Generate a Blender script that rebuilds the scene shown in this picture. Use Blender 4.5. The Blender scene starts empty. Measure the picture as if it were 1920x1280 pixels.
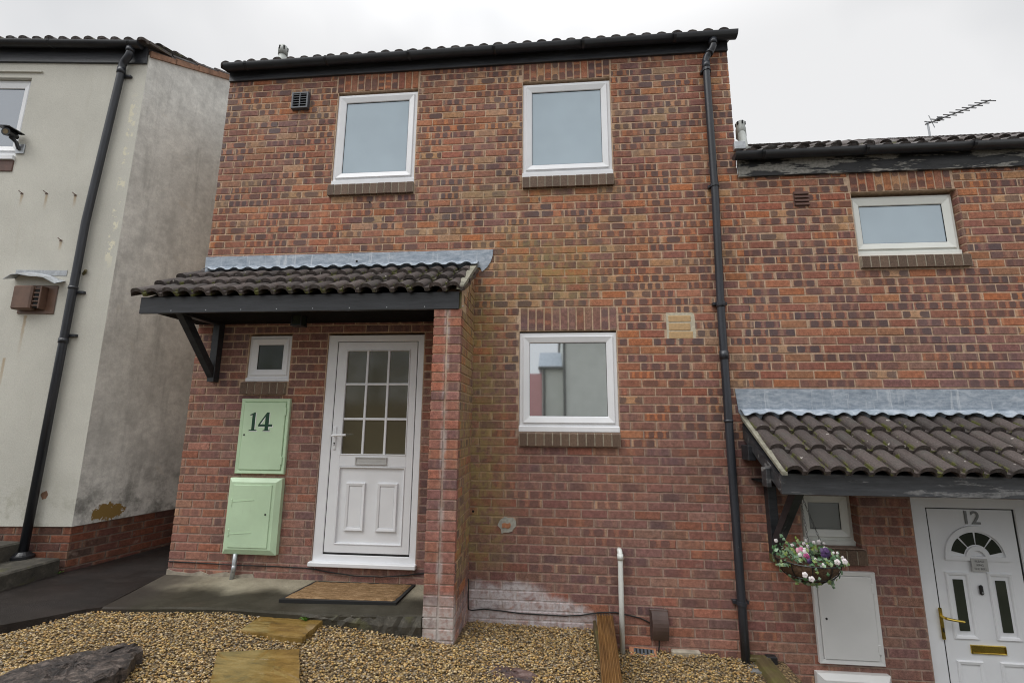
import bpy, math, random
import numpy as np
from mathutils import Vector, Matrix

random.seed(7); np.random.seed(7)
scene = bpy.context.scene
COL = scene.collection
R = math.radians

# ------------------------------------------------------------------ camera
CAM = Vector((0.0, -4.165, 1.40))
def make_camera():
    yaw, pit, rol = R(-5.171), R(9.979), R(0.423)
    fw = Vector((math.sin(yaw) * math.cos(pit), math.cos(yaw) * math.cos(pit), math.sin(pit)))
    r = Vector((math.cos(yaw), -math.sin(yaw), 0)); u = r.cross(fw)
    c, s = math.cos(rol), math.sin(rol)
    r, u = c * r + s * u, -s * r + c * u
    cam = bpy.data.cameras.new("camera"); o = bpy.data.objects.new("camera", cam)
    cam.sensor_width = 36.0; cam.sensor_fit = 'HORIZONTAL'; cam.lens = 16.0
    cam.clip_start = 0.05; cam.clip_end = 600
    m = Matrix((r, u, -fw)).transposed().to_4x4(); m.translation = CAM
    o.matrix_world = m; COL.objects.link(o); scene.camera = o
make_camera()

# ------------------------------------------------------------------ world, sun, exposure
SUN_EL, SUN_AZ = 55.0, 228.0          # compass-like: direction the sun stands in, from +y clockwise
world = bpy.data.worlds.new("World"); scene.world = world; world.use_nodes = True
wn = world.node_tree; wn.nodes.clear()
def world_sky():
    N = wn.nodes.new; L = wn.links.new
    out = N('ShaderNodeOutputWorld'); bg = N('ShaderNodeBackground'); bg.inputs['Strength'].default_value = 0.10
    sky = N('ShaderNodeTexSky'); sky.sky_type = 'NISHITA'; sky.sun_disc = False
    sky.sun_elevation = R(SUN_EL); sky.sun_rotation = R(SUN_AZ)
    tc = N('ShaderNodeTexCoord')
    no = N('ShaderNodeTexNoise'); no.inputs['Scale'].default_value = 1.7; no.inputs['Detail'].default_value = 4; no.inputs['Roughness'].default_value = .5
    L(tc.outputs['Generated'], no.inputs['Vector'])
    rp = N('ShaderNodeValToRGB'); e = rp.color_ramp.elements
    e[0].position = .36; e[0].color = (6.1, 6.2, 6.35, 1); e[1].position = .54; e[1].color = (8.0, 8.0, 8.05, 1)
    L(no.outputs['Fac'], rp.inputs['Fac'])
    # an overcast sky is brighter overhead than at the horizon
    sp = N('ShaderNodeSeparateXYZ'); L(tc.outputs['Generated'], sp.inputs[0])
    mr = N('ShaderNodeMapRange'); mr.interpolation_type = 'SMOOTHSTEP'
    mr.inputs['From Min'].default_value = .62; mr.inputs['From Max'].default_value = 1.0; mr.inputs['To Min'].default_value = 1.0; mr.inputs['To Max'].default_value = 3.0
    L(sp.outputs['Z'], mr.inputs['Value'])
    mu = N('ShaderNodeMix'); mu.data_type = 'RGBA'; mu.blend_type = 'MULTIPLY'; mu.inputs['Factor'].default_value = 1
    L(rp.outputs['Color'], mu.inputs[6]); L(mr.outputs['Result'], mu.inputs[7])
    mx = N('ShaderNodeMix'); mx.data_type = 'RGBA'; mx.inputs['Factor'].default_value = .04
    L(mu.outputs[2], mx.inputs[6]); L(sky.outputs['Color'], mx.inputs[7])
    L(mx.outputs[2], bg.inputs['Color']); L(bg.outputs[0], out.inputs['Surface'])
world_sky()
sd = bpy.data.lights.new("sun", 'SUN'); sd.energy = 1.5; sd.angle = R(44); sd.color = (1.0, .985, .96)
so = bpy.data.objects.new("sun", sd); COL.objects.link(so)
az, el = R(SUN_AZ), R(SUN_EL)
tosun = Vector((math.sin(az) * math.cos(el), math.cos(az) * math.cos(el), math.sin(el)))
so.rotation_euler = tosun.to_track_quat('Z', 'Y').to_euler(); so.location = (-4, -12, 14)
vs = scene.view_settings
vs.view_transform = 'Standard'; vs.look = 'None'; vs.exposure = 0.14; vs.gamma = 1.0; vs.use_curve_mapping = False
scene.render.engine = 'CYCLES'
scene.cycles.max_bounces = 8; scene.cycles.diffuse_bounces = 4; scene.cycles.use_denoising = True; scene.cycles.pixel_filter_type = 'BLACKMAN_HARRIS'; scene.cycles.filter_width = 1.05

# ------------------------------------------------------------------ node helpers
class Nodes:
    def __init__(s, name, rough=.6, metallic=0.0, spec=.5):
        s.m = bpy.data.materials.new(name); s.m.use_nodes = True; s.nt = s.m.node_tree
        s.b = s.nt.nodes['Principled BSDF']
        s.b.inputs['Roughness'].default_value = rough; s.b.inputs['Metallic'].default_value = metallic
        s.b.inputs['Specular IOR Level'].default_value = spec
    def n(s, t): return s.nt.nodes.new(t)
    def put(s, sock, v):
        if hasattr(v, 'is_linked') or isinstance(v, bpy.types.NodeSocket): s.nt.links.new(v, sock)
        elif isinstance(v, (int, float)) and sock.type == 'RGBA': sock.default_value = (v, v, v, 1)
        elif isinstance(v, (tuple, list)) and len(v) == 3 and sock.type == 'RGBA': sock.default_value = (*v, 1)
        else: sock.default_value = v
    def pos(s): return s.n('ShaderNodeNewGeometry').outputs['Position']
    def attr(s, name):
        a = s.n('ShaderNodeAttribute'); a.attribute_name = name; return a
    def xyz(s, v):
        a = s.n('ShaderNodeSeparateXYZ'); s.put(a.inputs[0], v); return a.outputs
    def scale(s, v, sc):
        a = s.n('ShaderNodeVectorMath'); a.operation = 'MULTIPLY'; s.put(a.inputs[0], v); a.inputs[1].default_value = sc; return a.outputs[0]
    def noise(s, v, sc, det=2, ro=.5, dist=0, out='Fac'):
        a = s.n('ShaderNodeTexNoise'); s.put(a.inputs['Vector'], v); a.inputs['Scale'].default_value = sc
        a.inputs['Detail'].default_value = det; a.inputs['Roughness'].default_value = ro; a.inputs['Distortion'].default_value = dist
        return a.outputs[out]
    def voro(s, v, sc, out='Distance'):
        a = s.n('ShaderNodeTexVoronoi'); s.put(a.inputs['Vector'], v); a.inputs['Scale'].default_value = sc; return a.outputs[out]
    def ma(s, op, a, b=0.0, c=0.0, clamp=False):
        k = s.n('ShaderNodeMath'); k.operation = op; k.use_clamp = clamp
        s.put(k.inputs[0], a); s.put(k.inputs[1], b); s.put(k.inputs[2], c); return k.outputs[0]
    def mr(s, v, a, b, c=0.0, d=1.0):
        k = s.n('ShaderNodeMapRange'); k.interpolation_type = 'SMOOTHSTEP'
        s.put(k.inputs['Value'], v)
        for nme, x in zip(('From Min', 'From Max', 'To Min', 'To Max'), (a, b, c, d)): s.put(k.inputs[nme], x)
        return k.outputs['Result']
    def mix(s, f, a, b, blend='MIX'):
        k = s.n('ShaderNodeMix'); k.data_type = 'RGBA'; k.blend_type = blend
        s.put(k.inputs[0], f); s.put(k.inputs[6], a); s.put(k.inputs[7], b); return k.outputs[2]
    def mul(s, col, v):                                     # colour times a value
        return s.mix(1.0, col, v, 'MULTIPLY')
    def ramp(s, f, stops):
        k = s.n('ShaderNodeValToRGB'); s.put(k.inputs['Fac'], f); e = k.color_ramp.elements
        while len(e) < len(stops): e.new(.5)
        for x, (p, c) in zip(e, stops): x.position = p; x.color = (*c, 1)
        return k.outputs['Color']
    def bump(s, h, strength=.3, dist=.01):
        k = s.n('ShaderNodeBump'); s.put(k.inputs['Height'], h); k.inputs['Strength'].default_value = strength; k.inputs['Distance'].default_value = dist
        s.put(s.b.inputs['Normal'], k.outputs[0])
    def col(s, c): s.put(s.b.inputs['Base Color'], c)
    def rough(s, r): s.put(s.b.inputs['Roughness'], r)

M = {}
def simple(name, c, rough=.5, metallic=0.0, spec=.5, var=.12, sc=14, bump=0.0):
    k = Nodes(name, rough, metallic, spec); p = k.pos()
    f = k.noise(p, sc, 4, .6)
    k.col(k.mul(c, k.mr(f, .25, .75, 1 - var, 1 + var)))
    if bump: k.bump(k.noise(p, sc * 9, 3), bump, .004)
    M[name] = k.m; return k

# stains that the walls of the middle house carry (lime bloom, algae): shapes of their own on brick and mortar alike
def wall_stains(k, c, each=None):
    p = k.pos(); x, y, z = k.xyz(p)
    n1 = k.noise(p, 5, 4, .6); n2 = k.noise(p, 34, 3, .6)
    jit = k.ma('MULTIPLY_ADD', n1, .36, -.18); jit2 = k.ma('MULTIPLY_ADD', n2, .10, -.05); j = k.ma('ADD', jit, jit2)
    # lime bloom low down, right of the brick pier
    top = k.ma('SUBTRACT', .035, k.ma('MULTIPLY', k.ma('MAXIMUM', k.ma('ADD', x, .25), 0), .34))
    e = k.mr(k.ma('ADD', k.ma('SUBTRACT', z, top), k.ma('MULTIPLY', j, .55)), -.03, .05, 1, 0)
    e = k.ma('MULTIPLY', e, k.mr(k.ma('ADD', x, jit), .22, .5, 1, 0))
    e = k.ma('MULTIPLY', e, k.mr(x, -.76, -.70, 0, 1))
    e = k.ma('MULTIPLY', e, k.mr(n2, .28, .6, .40, .92)); e = k.ma('MULTIPLY', e, k.mr(k.noise(p, 9, 3, .6), .34, .5, .45, 1))
    if each is not None: e = k.ma('MULTIPLY', e, k.mr(k.ma('FRACT', k.ma('MULTIPLY', each, 7.0)), 0, .5, .62, 1.0))
    c = k.mix(e, c, (.60, .57, .585))
    # bloom at the pier foot and down the joint in the middle of its face
    pe = k.ma('MULTIPLY', k.mr(k.ma('ADD', z, j), -.02, .16, 1, 0), k.mr(y, -.5, -.56, 0, 1))
    pe = k.ma('MULTIPLY', pe, k.mr(n2, .3, .62, .35, .88))
    pe = k.ma('MULTIPLY', pe, k.mr(x, -.70, -.74, 0, 1))
    c = k.mix(pe, c, (.50, .47, .45))
    pm = k.ma('MULTIPLY', k.mr(k.ma('ABSOLUTE', k.ma('ADD', x, .853)), .012, .035, 1, 0), k.mr(y, -.5, -.56, 0, 1))
    pm = k.ma('MULTIPLY', pm, k.mr(n1, .4, .62, .05, .5)); c = k.mix(pm, c, (.50, .47, .46))
    # yellow-green algae beside the pier and in a patch over the ground floor window
    a = k.ma('MULTIPLY', k.mr(k.ma('ADD', x, k.ma('MULTIPLY', j, 1.3)), -.66, -.26, 1, 0), k.mr(x, -.765, -.735, 0, 1))
    a = k.ma('MULTIPLY', a, k.mr(z, .05, .3, 0, 1)); a = k.ma('MULTIPLY', a, k.mr(z, 2.45, 2.9, 1, .25))
    a = k.ma('MULTIPLY', a, k.mr(z, 3.0, 3.3, 1, 0))
    a2 = k.ma('MULTIPLY', k.mr(k.ma('ABSOLUTE', k.ma('ADD', x, .05)), .2, .8, 1, 0), k.mr(k.ma('ABSOLUTE', k.ma('SUBTRACT', z, 2.85)), .12, .6, 1, 0))
    a = k.ma('MAXIMUM', a, k.ma('MULTIPLY', a2, .75))
    a3 = k.ma('MULTIPLY', k.mr(k.ma('ABSOLUTE', k.ma('ADD', x, .1)), .6, 1.0, 1, 0), k.mr(k.ma('ABSOLUTE', k.ma('SUBTRACT', z, 3.62)), .02, .16, 1, 0))
    a = k.ma('MAXIMUM', a, k.ma('MULTIPLY', a3, .4))
    a = k.ma('MULTIPLY', a, k.mr(k.noise(p, 13, 4, .65), .36, .62, .12, .85))
    a = k.ma('MULTIPLY', a, k.mr(y, -.57, -.52, 0, 1))
    if each is not None: a = k.ma('MULTIPLY', a, k.mr(k.ma('FRACT', k.ma('MULTIPLY', each, 5.0)), 0, .8, .35, 1.0))
    c = k.mix(k.ma('MULTIPLY', a, .82), c, (.345, .275, .105))
    # whitish run-off at random places low on the walls
    w = k.ma('MULTIPLY', k.mr(k.noise(p, 7, 5, .7), .60, .72, 0, .35), k.mr(z, .3, 1.6, 1, .25))
    return k.mix(w, c, (.46, .36, .30))

def mat_brick():
    k = Nodes('brick', .82, 0, .35); p = k.pos()
    t = k.attr('tint').outputs['Color']; tone = k.xyz(k.attr('tone').outputs['Vector']); loc = k.xyz(k.attr('loc').outputs['Vector'])
    n = k.noise(p, 60, 3, .6)
    u = k.ma('ADD', loc[0], k.ma('MULTIPLY_ADD', n, .10, -.05)); v = k.ma('ADD', loc[1], k.ma('MULTIPLY_ADD', n, .22, -.11))
    fr = k.ma('FRACT', k.ma('MULTIPLY_ADD', u, tone[2], tone[1]))
    d = k.ma('ABSOLUTE', k.ma('SUBTRACT', fr, .5)); dv = k.ma('ABSOLUTE', k.ma('SUBTRACT', v, .5))
    e = k.ma('ADD', k.ma('POWER', k.ma('DIVIDE', d, .33), 4.0), k.ma('POWER', k.ma('DIVIDE', dv, .47), 4.0))
    spot = k.mr(e, .7, 1.15, 1, 0)
    mot = k.noise(p, 30, 4, .65); t = k.mul(t, k.mr(mot, .28, .72, .74, 1.28))
    pale = k.ma('MULTIPLY', k.mr(d, .38, .46, 0, 1), tone[0])
    c = k.mix(k.ma('MULTIPLY', pale, .34), t, (.44, .28, .165))
    end = k.ma('MINIMUM', k.ma('ADD', loc[0], k.ma('MULTIPLY_ADD', n, .06, -.03)), k.ma('SUBTRACT', loc[2], k.ma('ADD', loc[0], k.ma('MULTIPLY_ADD', n, .06, -.03))))
    pe = k.ma('MULTIPLY', k.mr(end, .05, .11, 1, 0), k.mr(k.ma('FRACT', k.ma('MULTIPLY', tone[1], 3.0)), .35, .75, 0, 1))
    c = k.mix(k.ma('MULTIPLY', pe, k.ma('MULTIPLY_ADD', tone[0], .55, .15)), c, (.52, .37, .25))
    c = k.mix(k.ma('MULTIPLY', spot, k.ma('MULTIPLY', tone[0], k.mr(k.noise(p, 2.4, 2), .3, .6, .6, 1.0))), c, (.108, .074, .073))
    g = k.noise(p, 240, 4, .7); c = k.mul(c, k.mr(g, .25, .75, .58, 1.40))
    big = k.noise(p, 1.1, 3, .5); c = k.mul(c, k.mr(big, .3, .7, .86, 1.1))
    c = k.mul(c, k.mix(k.mr(k.noise(p, .75, 4, .6), .36, .64), (.90, .95, 1.0), (1.10, 1.01, .90)))
    c = k.mix(k.mr(k.noise(p, 120, 2, .5), .68, .76, 0, .45), c, (.46, .30, .22))
    k.col(wall_stains(k, c, tone[1])); k.bump(k.ma('ADD', g, k.noise(p, 45, 3, .6)), .5, .004)
    k.rough(k.mr(k.noise(p, 3, 3), .3, .7, .62, .9))
    M['brick'] = k.m
mat_brick()
def mat_mortar():
    k = Nodes('mortar', .92, 0, .2); p = k.pos(); z = k.xyz(p)[2]
    c = k.mix(k.mr(k.ma('ADD', z, k.ma('MULTIPLY', k.noise(p, 1.4, 3), 1.0)), 1.4, 2.6), (.34, .24, .195), (.53, .385, .275))
    c = k.mul(c, k.mr(k.noise(p, 30, 4, .7), .25, .75, .72, 1.22))
    k.col(wall_stains(k, c)); k.bump(k.noise(p, 150, 3), .4, .004); M['mortar'] = k.m
mat_mortar()
def mat_sill():
    k = Nodes('sill_brick', .7, 0, .4); p = k.pos(); rnd = k.xyz(k.attr('tone').outputs['Vector'])[0]
    c = k.mix(rnd, (.105, .068, .048), (.16, .105, .072)); c = k.mul(c, k.mr(k.noise(p, 120, 4, .7), .25, .75, .6, 1.4))
    c = k.mix(k.mr(k.noise(p, 26, 4, .7), .60, .72, 0, .45), c, (.26, .24, .16))
    k.col(c); k.bump(k.noise(p, 150, 3), .3, .003); M['sill_brick'] = k.m
mat_sill()
simple('pale_mortar', (.52, .47, .36), .9, var=.2, sc=40, bump=.3)
simple('sill_mortar', (.30, .26, .20), .9, var=.25, sc=40, bump=.3)
simple('dark_mortar', (.17, .125, .10), .9, var=.3, sc=20, bump=.3)
simple('grey_mortar', (.36, .36, .32), .9, var=.25, sc=40, bump=.4)
simple('concrete_skim', (.33, .29, .23), .85, var=.3, sc=12, bump=.3)
def mat_upvc(name, c):
    k = Nodes(name, .28, 0, .5); p = k.pos()
    x = k.mul(c, k.mr(k.noise(p, 5, 3, .5), .3, .7, .97, 1.02))
    x = k.mix(k.mr(k.noise(k.scale(p, (16, 16, 4)), 1, 4, .7), .66, .9, 0, .06), x, (.42, .40, .33))
    k.col(x); M[name] = k.m
mat_upvc('white_upvc', (.79, .805, .83)); mat_upvc('cream_upvc', (.73, .75, .71)); mat_upvc('white_box_paint', (.68, .68, .67))
def mat_pane(name, base, refl, bump=0.0):
    k = Nodes(name, .4); p = k.pos(); k.nt.nodes.remove(k.b)
    df = k.n('ShaderNodeBsdfDiffuse'); k.put(df.inputs['Color'], k.mul(base, k.mr(k.noise(p, 2.2, 2), .3, .7, .94, 1.05)))
    gl = k.n('ShaderNodeBsdfGlossy'); gl.inputs['Roughness'].default_value = .03 if not bump else .06; gl.inputs['Color'].default_value = (.90, .95, 1.0, 1)
    bp = k.n('ShaderNodeBump'); bp.inputs['Strength'].default_value = bump if bump else .02; bp.inputs['Distance'].default_value = .004
    k.put(bp.inputs['Height'], k.noise(p, 130 if bump else 2.5, 2)); k.nt.links.new(bp.outputs[0], gl.inputs['Normal'])
    mx = k.n('ShaderNodeMixShader'); mx.inputs[0].default_value = refl
    k.nt.links.new(df.outputs[0], mx.inputs[1]); k.nt.links.new(gl.outputs[0], mx.inputs[2])
    k.nt.links.new(mx.outputs[0], k.nt.nodes['Material Output'].inputs['Surface']); M[name] = k.m
mat_pane('glass_blind', (.325, .415, .475), .19)
mat_pane('glass_clear', (.17, .18, .165), .60)
mat_pane('glass_dim', (.10, .11, .13), .36)
mat_pane('glass_obscure', (.100, .090, .056), .09, .03)
mat_pane('glass_frosted', (.25, .265, .25), .14, .3)
mat_pane('glass_dark', (.034, .040, .028), .05, .03)
def mat_black_paint(name, c, peel, peelc):
    k = Nodes(name, .42, 0, .5); p = k.pos(); z = k.xyz(p)[2]
    x = k.mul(c, k.mr(k.noise(k.scale(p, (3, 20, 30)), 1, 4, .7), .25, .75, .6, 1.5))
    f = k.noise(k.scale(p, (1.5, 8, 9)), 1, 6, .7)
    x = k.mix(k.mr(f, peel, peel + .05, 0, .9), x, k.mul(peelc, k.mr(k.noise(p, 40, 3), .2, .8, .6, 1.2)))
    k.col(x); k.rough(k.mr(f, peel - .1, peel + .1, .38, .8)); k.bump(f, .3, .01); M[name] = k.m
mat_black_paint('fascia_black', (.034, .037, .043), .70, (.16, .16, .15))
mat_black_paint('fascia_peeling', (.016, .017, .019), .50, (.36, .35, .32))
mat_black_paint('canopy_black', (.022, .024, .028), .76, (.2, .2, .2))
mat_black_paint('canopy_worn', (.040, .042, .046), .56, (.20, .20, .20))
simple('black_plastic', (.018, .019, .022), .32, var=.3, sc=6)
simple('dark_board', (.010, .009, .009), .9, var=.3, spec=.1)
simple('black_metal', (.012, .012, .013), .4, var=.2)
def mat_pipe():
    k = Nodes('pipe_black', .34, 0, .5); p = k.pos()
    c = k.mul((.024, .027, .034), k.mr(k.noise(k.scale(p, (20, 20, 1.2)), 1, 4, .7), .3, .7, .7, 1.5))
    c = k.mix(k.mr(k.noise(p, 60, 3, .6), .72, .78, 0, .6), c, (.45, .45, .43)); k.col(c); M['pipe_black'] = k.m
mat_pipe()
def mat_lead():
    k = Nodes('lead', .55, .15, .5); p = k.pos()
    c = k.ramp(k.noise(k.scale(p, (5, 5, 16)), 1.6, 6, .78, .4), [(.3, (.17, .21, .26)), (.5, (.31, .36, .42)), (.66, (.47, .51, .56))])
    c = k.mix(k.mr(k.noise(p, 55, 3, .6), .64, .72, 0, .5), c, (.14, .16, .19))
    c = k.mix(k.mr(k.noise(k.scale(p, (26, 26, 2.2)), 1, 5, .7), .54, .72, 0, .7), c, (.60, .63, .66)); k.col(c)
    k.bump(k.noise(p, 14, 4), .35, .012); M['lead'] = k.m
mat_lead()
def mat_tile():
    k = Nodes('roof_tile', .72, 0, .4); p = k.pos(); oi = k.n('ShaderNodeObjectInfo').outputs['Random']
    c = k.mix(oi, (.046, .038, .036), (.088, .070, .064))
    c = k.mul(c, k.mr(k.noise(p, 90, 4, .7), .25, .75, .6, 1.45))
    c = k.mix(k.mr(k.noise(p, 9, 4, .6), .5, .72, 0, .5), c, (.075, .075, .066))
    loc = k.attr('loc').outputs['Vector']; val = k.xyz(loc)[2]
    ms = k.ma('MULTIPLY', k.mr(k.noise(p, 11, 4, .7), .50, .60, 0, 1), val)
    c = k.mix(ms, c, k.mix(k.noise(p, 120, 2), (.045, .055, .010), (.13, .13, .03)))
    c = k.mix(k.mr(k.noise(p, 17, 3, .5), .695, .715, 0, .8), c, (.50, .47, .43))
    k.col(c); k.bump(k.ma('ADD', k.noise(p, 180, 4, .7), ms), .5, .005); k.rough(k.mr(k.noise(p, 6, 3), .3, .7, .42, .85)); M['roof_tile'] = k.m
mat_tile()
def mat_render(name, base, side):
    k = Nodes(name, .9, 0, .25); p = k.pos(); x, y, z = k.xyz(p)
    big = k.noise(p, .9, 5, .6); mid = k.noise(p, 4.2, 6, .72); fine = k.noise(p, 90, 4, .7)
    c = k.mul(base, k.mr(fine, .2, .8, .9, 1.08))
    c = k.mul(c, k.mr(big, .3, .7, .90, 1.06))
    if side:
        c = k.mix(k.ma('MULTIPLY', k.mr(k.noise(p, 1.3, 6, .68, .5), .42, .60), .30), c, (.44, .44, .42))
        c = k.mul(c, k.mr(k.noise(p, 13, 5, .75), .28, .72, .86, 1.10))
        # weathered gable: patchy grey algae film over the whole face, darker blotches towards the foot
        al = k.ma('ADD', k.ma('MULTIPLY', mid, .9), k.ma('MULTIPLY', big, .6))
        c = k.mix(k.mr(al, .60, .98, .0, .48), c, (.33, .33, .315))
        st = k.noise(k.scale(p, (9, 9, .8)), 1, 5, .7); c = k.mix(k.mr(st, .5, .78, 0, .42), c, (.21, .21, .20))
        c = k.mix(k.ma('MULTIPLY', k.mr(z, .4, 1.1, 1, 0), k.mr(mid, .42, .66, 0, .7)), c, (.10, .10, .085))
        c = k.mix(k.mr(k.noise(p, 2.6, 5, .7, .6), .62, .70, 0, .35), c, (.62, .58, .50))
        # fallen patch showing the ochre backing coat
        e = k.ma('ADD', k.ma('POWER', k.ma('DIVIDE', k.ma('SUBTRACT', y, .36), .16), 2.0), k.ma('POWER', k.ma('DIVIDE', k.ma('SUBTRACT', z, .46), .10), 2.0))
        e = k.ma('ADD', e, k.ma('MULTIPLY_ADD', k.noise(p, 14, 4, .7), 3.0, -1.5))
        c = k.mix(k.mr(e, .62, .74, 1, 0), c, (.27, .175, .055))
    else:
        st = k.noise(k.scale(p, (10, 10, .7)), 1, 5, .7); c = k.mix(k.mr(st, .56, .8, 0, .22), c, (.40, .37, .28))
        c = k.mix(k.ma('MULTIPLY', k.mr(z, .4, 1.0, 1, 0), k.mr(mid, .45, .62, 0, .55)), c, (.33, .32, .25))
        # flaking paint along the corner
        e = k.ma('MULTIPLY', k.mr(k.ma('ABSOLUTE', k.ma('ADD', x, 4.715)), .05, .03, 0, 1), k.mr(k.noise(p, 9, 5, .7), .53, .55))
        e = k.ma('MULTIPLY', e, k.ma('MULTIPLY', k.mr(z, 2.9, 3.2), k.mr(z, 5.1, 4.9)))
        c = k.mix(e, c, (.72, .69, .55))
        for (rx, rz, ln) in ((-5.767, 3.80, .16), (-5.50, 3.80, .2), (-5.186, 3.79, .16), (-5.25, 3.26, .12), (-5.47, 2.45, .5), (-5.60, 2.0, .5)):
            a = k.mr(k.ma('ABSOLUTE', k.ma('ADD', k.ma('SUBTRACT', x, rx), k.ma('MULTIPLY_ADD', k.noise(p, 30, 2), .02, -.01))), .006, .022, 1, 0)
            a = k.ma('MULTIPLY', a, k.ma('MULTIPLY', k.mr(z, rz - ln, rz, 0, 1), k.mr(z, rz, rz + .01, 1, 0)))
            c = k.mix(k.ma('MULTIPLY', a, .55), c, (.33, .20, .07))
    k.col(c); k.bump(k.ma('ADD', fine, k.ma('MULTIPLY', mid, .8)), .45, .006); M[name] = k.m
mat_render('render_front', (.585, .575, .515), False); mat_render('render_side', (.80, .80, .76), True)
simple('opposite_render', (.74, .76, .70), .9, var=.06, sc=2)
simple('pink_render', (.85, .42, .43), .9, var=.08, sc=2)
def mat_concrete():
    k = Nodes('wet_concrete', .5, 0, .08); p = k.pos(); x, y, z = k.xyz(p)
    c = k.ramp(k.noise(p, 2.6, 5, .65), [(.3, (.20, .178, .13)), (.55, (.33, .30, .225)), (.75, (.43, .39, .30))])
    c = k.mul(c, k.mr(k.noise(p, 140, 4, .7), .25, .75, .7, 1.25))
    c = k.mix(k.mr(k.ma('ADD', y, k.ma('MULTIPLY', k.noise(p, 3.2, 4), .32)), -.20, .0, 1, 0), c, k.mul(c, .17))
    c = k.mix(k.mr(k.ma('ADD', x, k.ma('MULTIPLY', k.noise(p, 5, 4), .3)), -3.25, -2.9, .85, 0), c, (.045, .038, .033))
    k.col(c); k.bump(k.noise(p, 160, 4), .35, .004); k.rough(k.mr(k.noise(p, 3, 3), .35, .65, .42, .8)); M['wet_concrete'] = k.m
mat_concrete()
def mat_old_concrete():
    k = Nodes('old_concrete', .8, 0, .4); p = k.pos()
    c = k.ramp(k.noise(p, 7, 6, .75), [(.3, (.030, .028, .023)), (.55, (.075, .069, .056)), (.75, (.17, .155, .125))])
    c = k.mix(k.mr(k.noise(p, 5, 4, .6), .54, .66, 0, .5), c, (.10, .10, .035)); k.col(c)
    k.bump(k.noise(p, 60, 5, .7), .7, .012); M['old_concrete'] = k.m
mat_old_concrete()
def mat_asphalt():
    k = Nodes('wet_asphalt', .45, 0, .2); p = k.pos()
    c = k.ramp(k.noise(k.scale(p, (1, 3.5, 1)), 1.8, 6, .7), [(.3, (.013, .011, .010)), (.6, (.027, .022, .020)), (.8, (.044, .036, .032))])
    v = k.noise(p, 150, 3, .7); c = k.mul(c, k.mr(v, .3, .7, .6, 1.5))
    c = k.mix(k.mr(k.noise(p, 90, 2), .74, .77, 0, .6), c, (.3, .27, .24)); k.col(c)
    k.bump(k.noise(p, 170, 3), .7, .006); k.rough(k.mr(k.noise(p, 2.2, 4), .35, .65, .38, .7)); M['wet_asphalt'] = k.m
mat_asphalt()
def mat_stone():
    k = Nodes('gravel_stone', .48, 0, .5); c = k.attr('tint').outputs['Color']; p = k.pos()
    k.col(k.mul(c, k.mr(k.noise(p, 160, 2), .3, .7, .7, 1.3))); M['gravel_stone'] = k.m
    k = Nodes('gravel_earth', .7, 0, .4); p = k.pos()
    k.col(k.ramp(k.voro(p, 70, 'Color'), [(.2, (.05, .036, .02)), (.5, (.15, .10, .05)), (.8, (.28, .2, .1))]))
    k.bump(k.voro(p, 70), 1, .01); M['gravel_earth'] = k.m
mat_stone()
def mat_sandstone():
    k = Nodes('wet_sandstone', .25, 0, .5); p = k.pos()
    c = k.ramp(k.noise(k.scale(p, (1, 3, 1)), 5, 6, .65, .7), [(.25, (.085, .055, .018)), (.5, (.20, .125, .034)), (.75, (.30, .205, .075))])
    c = k.mul(c, k.mr(k.noise(p, 160, 3, .7), .25, .75, .8, 1.2)); k.col(c)
    k.rough(k.mr(k.noise(p, 5, 4), .40, .68, .05, .24)); k.bump(k.noise(p, 22, 5, .6), .06, .004); M['wet_sandstone'] = k.m
mat_sandstone()
def mat_coir():
    k = Nodes('coir', .95, 0, .1); p = k.pos()
    f = k.noise(k.scale(p, (14, 60, 14)), 1, 5, .7)
    c = k.ramp(f, [(.3, (.14, .085, .04)), (.52, (.28, .175, .09)), (.72, (.42, .29, .17))])
    c = k.mul(c, k.mr(k.noise(p, 240, 2), .3, .7, .7, 1.25)); k.col(c); k.bump(k.noise(p, 260, 3), .9, .008); M['coir'] = k.m
mat_coir()
def mat_green():
    k = Nodes('green_paint', .38, 0, .45); p = k.pos()
    c = k.mul((.52, .69, .475), k.mr(k.noise(p, 3, 4, .6), .3, .7, .93, 1.04))
    c = k.mix(k.mr(k.noise(k.scale(p, (24, 24, 2.5)), 1, 5, .7), .58, .8, 0, .30), c, (.34, .40, .26))
    c = k.mix(k.mr(k.noise(p, 90, 3, .6), .70, .76, 0, .35), c, (.26, .30, .19)); k.col(c)
    k.rough(k.mr(k.noise(p, 8, 3), .3, .7, .3, .5)); k.bump(k.noise(p, 60, 3), .06, .003); M['green_paint'] = k.m
mat_green()

simple('digit_green', (.006, .050, .024), .4, var=.1); simple('digit_white', (.8, .82, .8), .4, var=.03)
simple('digit_grey', (.20, .21, .21), .4, var=.08); simple('sign_metal', (.46, .46, .45), .4, .0, var=.05); simple('print_dark', (.11, .115, .115), .5)
simple('brown_plastic', (.080, .052, .045), .42, var=.15, sc=10); simple('brown_flue', (.14, .080, .055), .4, var=.2, sc=10)
simple('vent_grey', (.075, .085, .10), .4, var=.1); simple('vent_brown', (.115, .060, .046), .6, var=.2); simple('dark_hole', (.006, .006, .006), .9)
simple('lens_glass', (.20, .15, .08), .15, var=.3, sc=40)
simple('chrome', (.72, .72, .70), .18, 1.0, var=.05); simple('brass', (.62, .46, .10), .25, 1.0, var=.12)
simple('galvanised', (.42, .44, .46), .4, .6, var=.2, sc=30); simple('grey_pvc', (.36, .38, .36), .45, var=.1); simple('white_pipe', (.70, .73, .70), .32, var=.05)
simple('terracotta', (.38, .17, .09), .8, var=.3, sc=30, bump=.3); simple('rubber', (.012, .012, .012), .7)
simple('cream_brick', (.50, .335, .175), .85, var=.12, sc=50, bump=.3)
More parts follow.
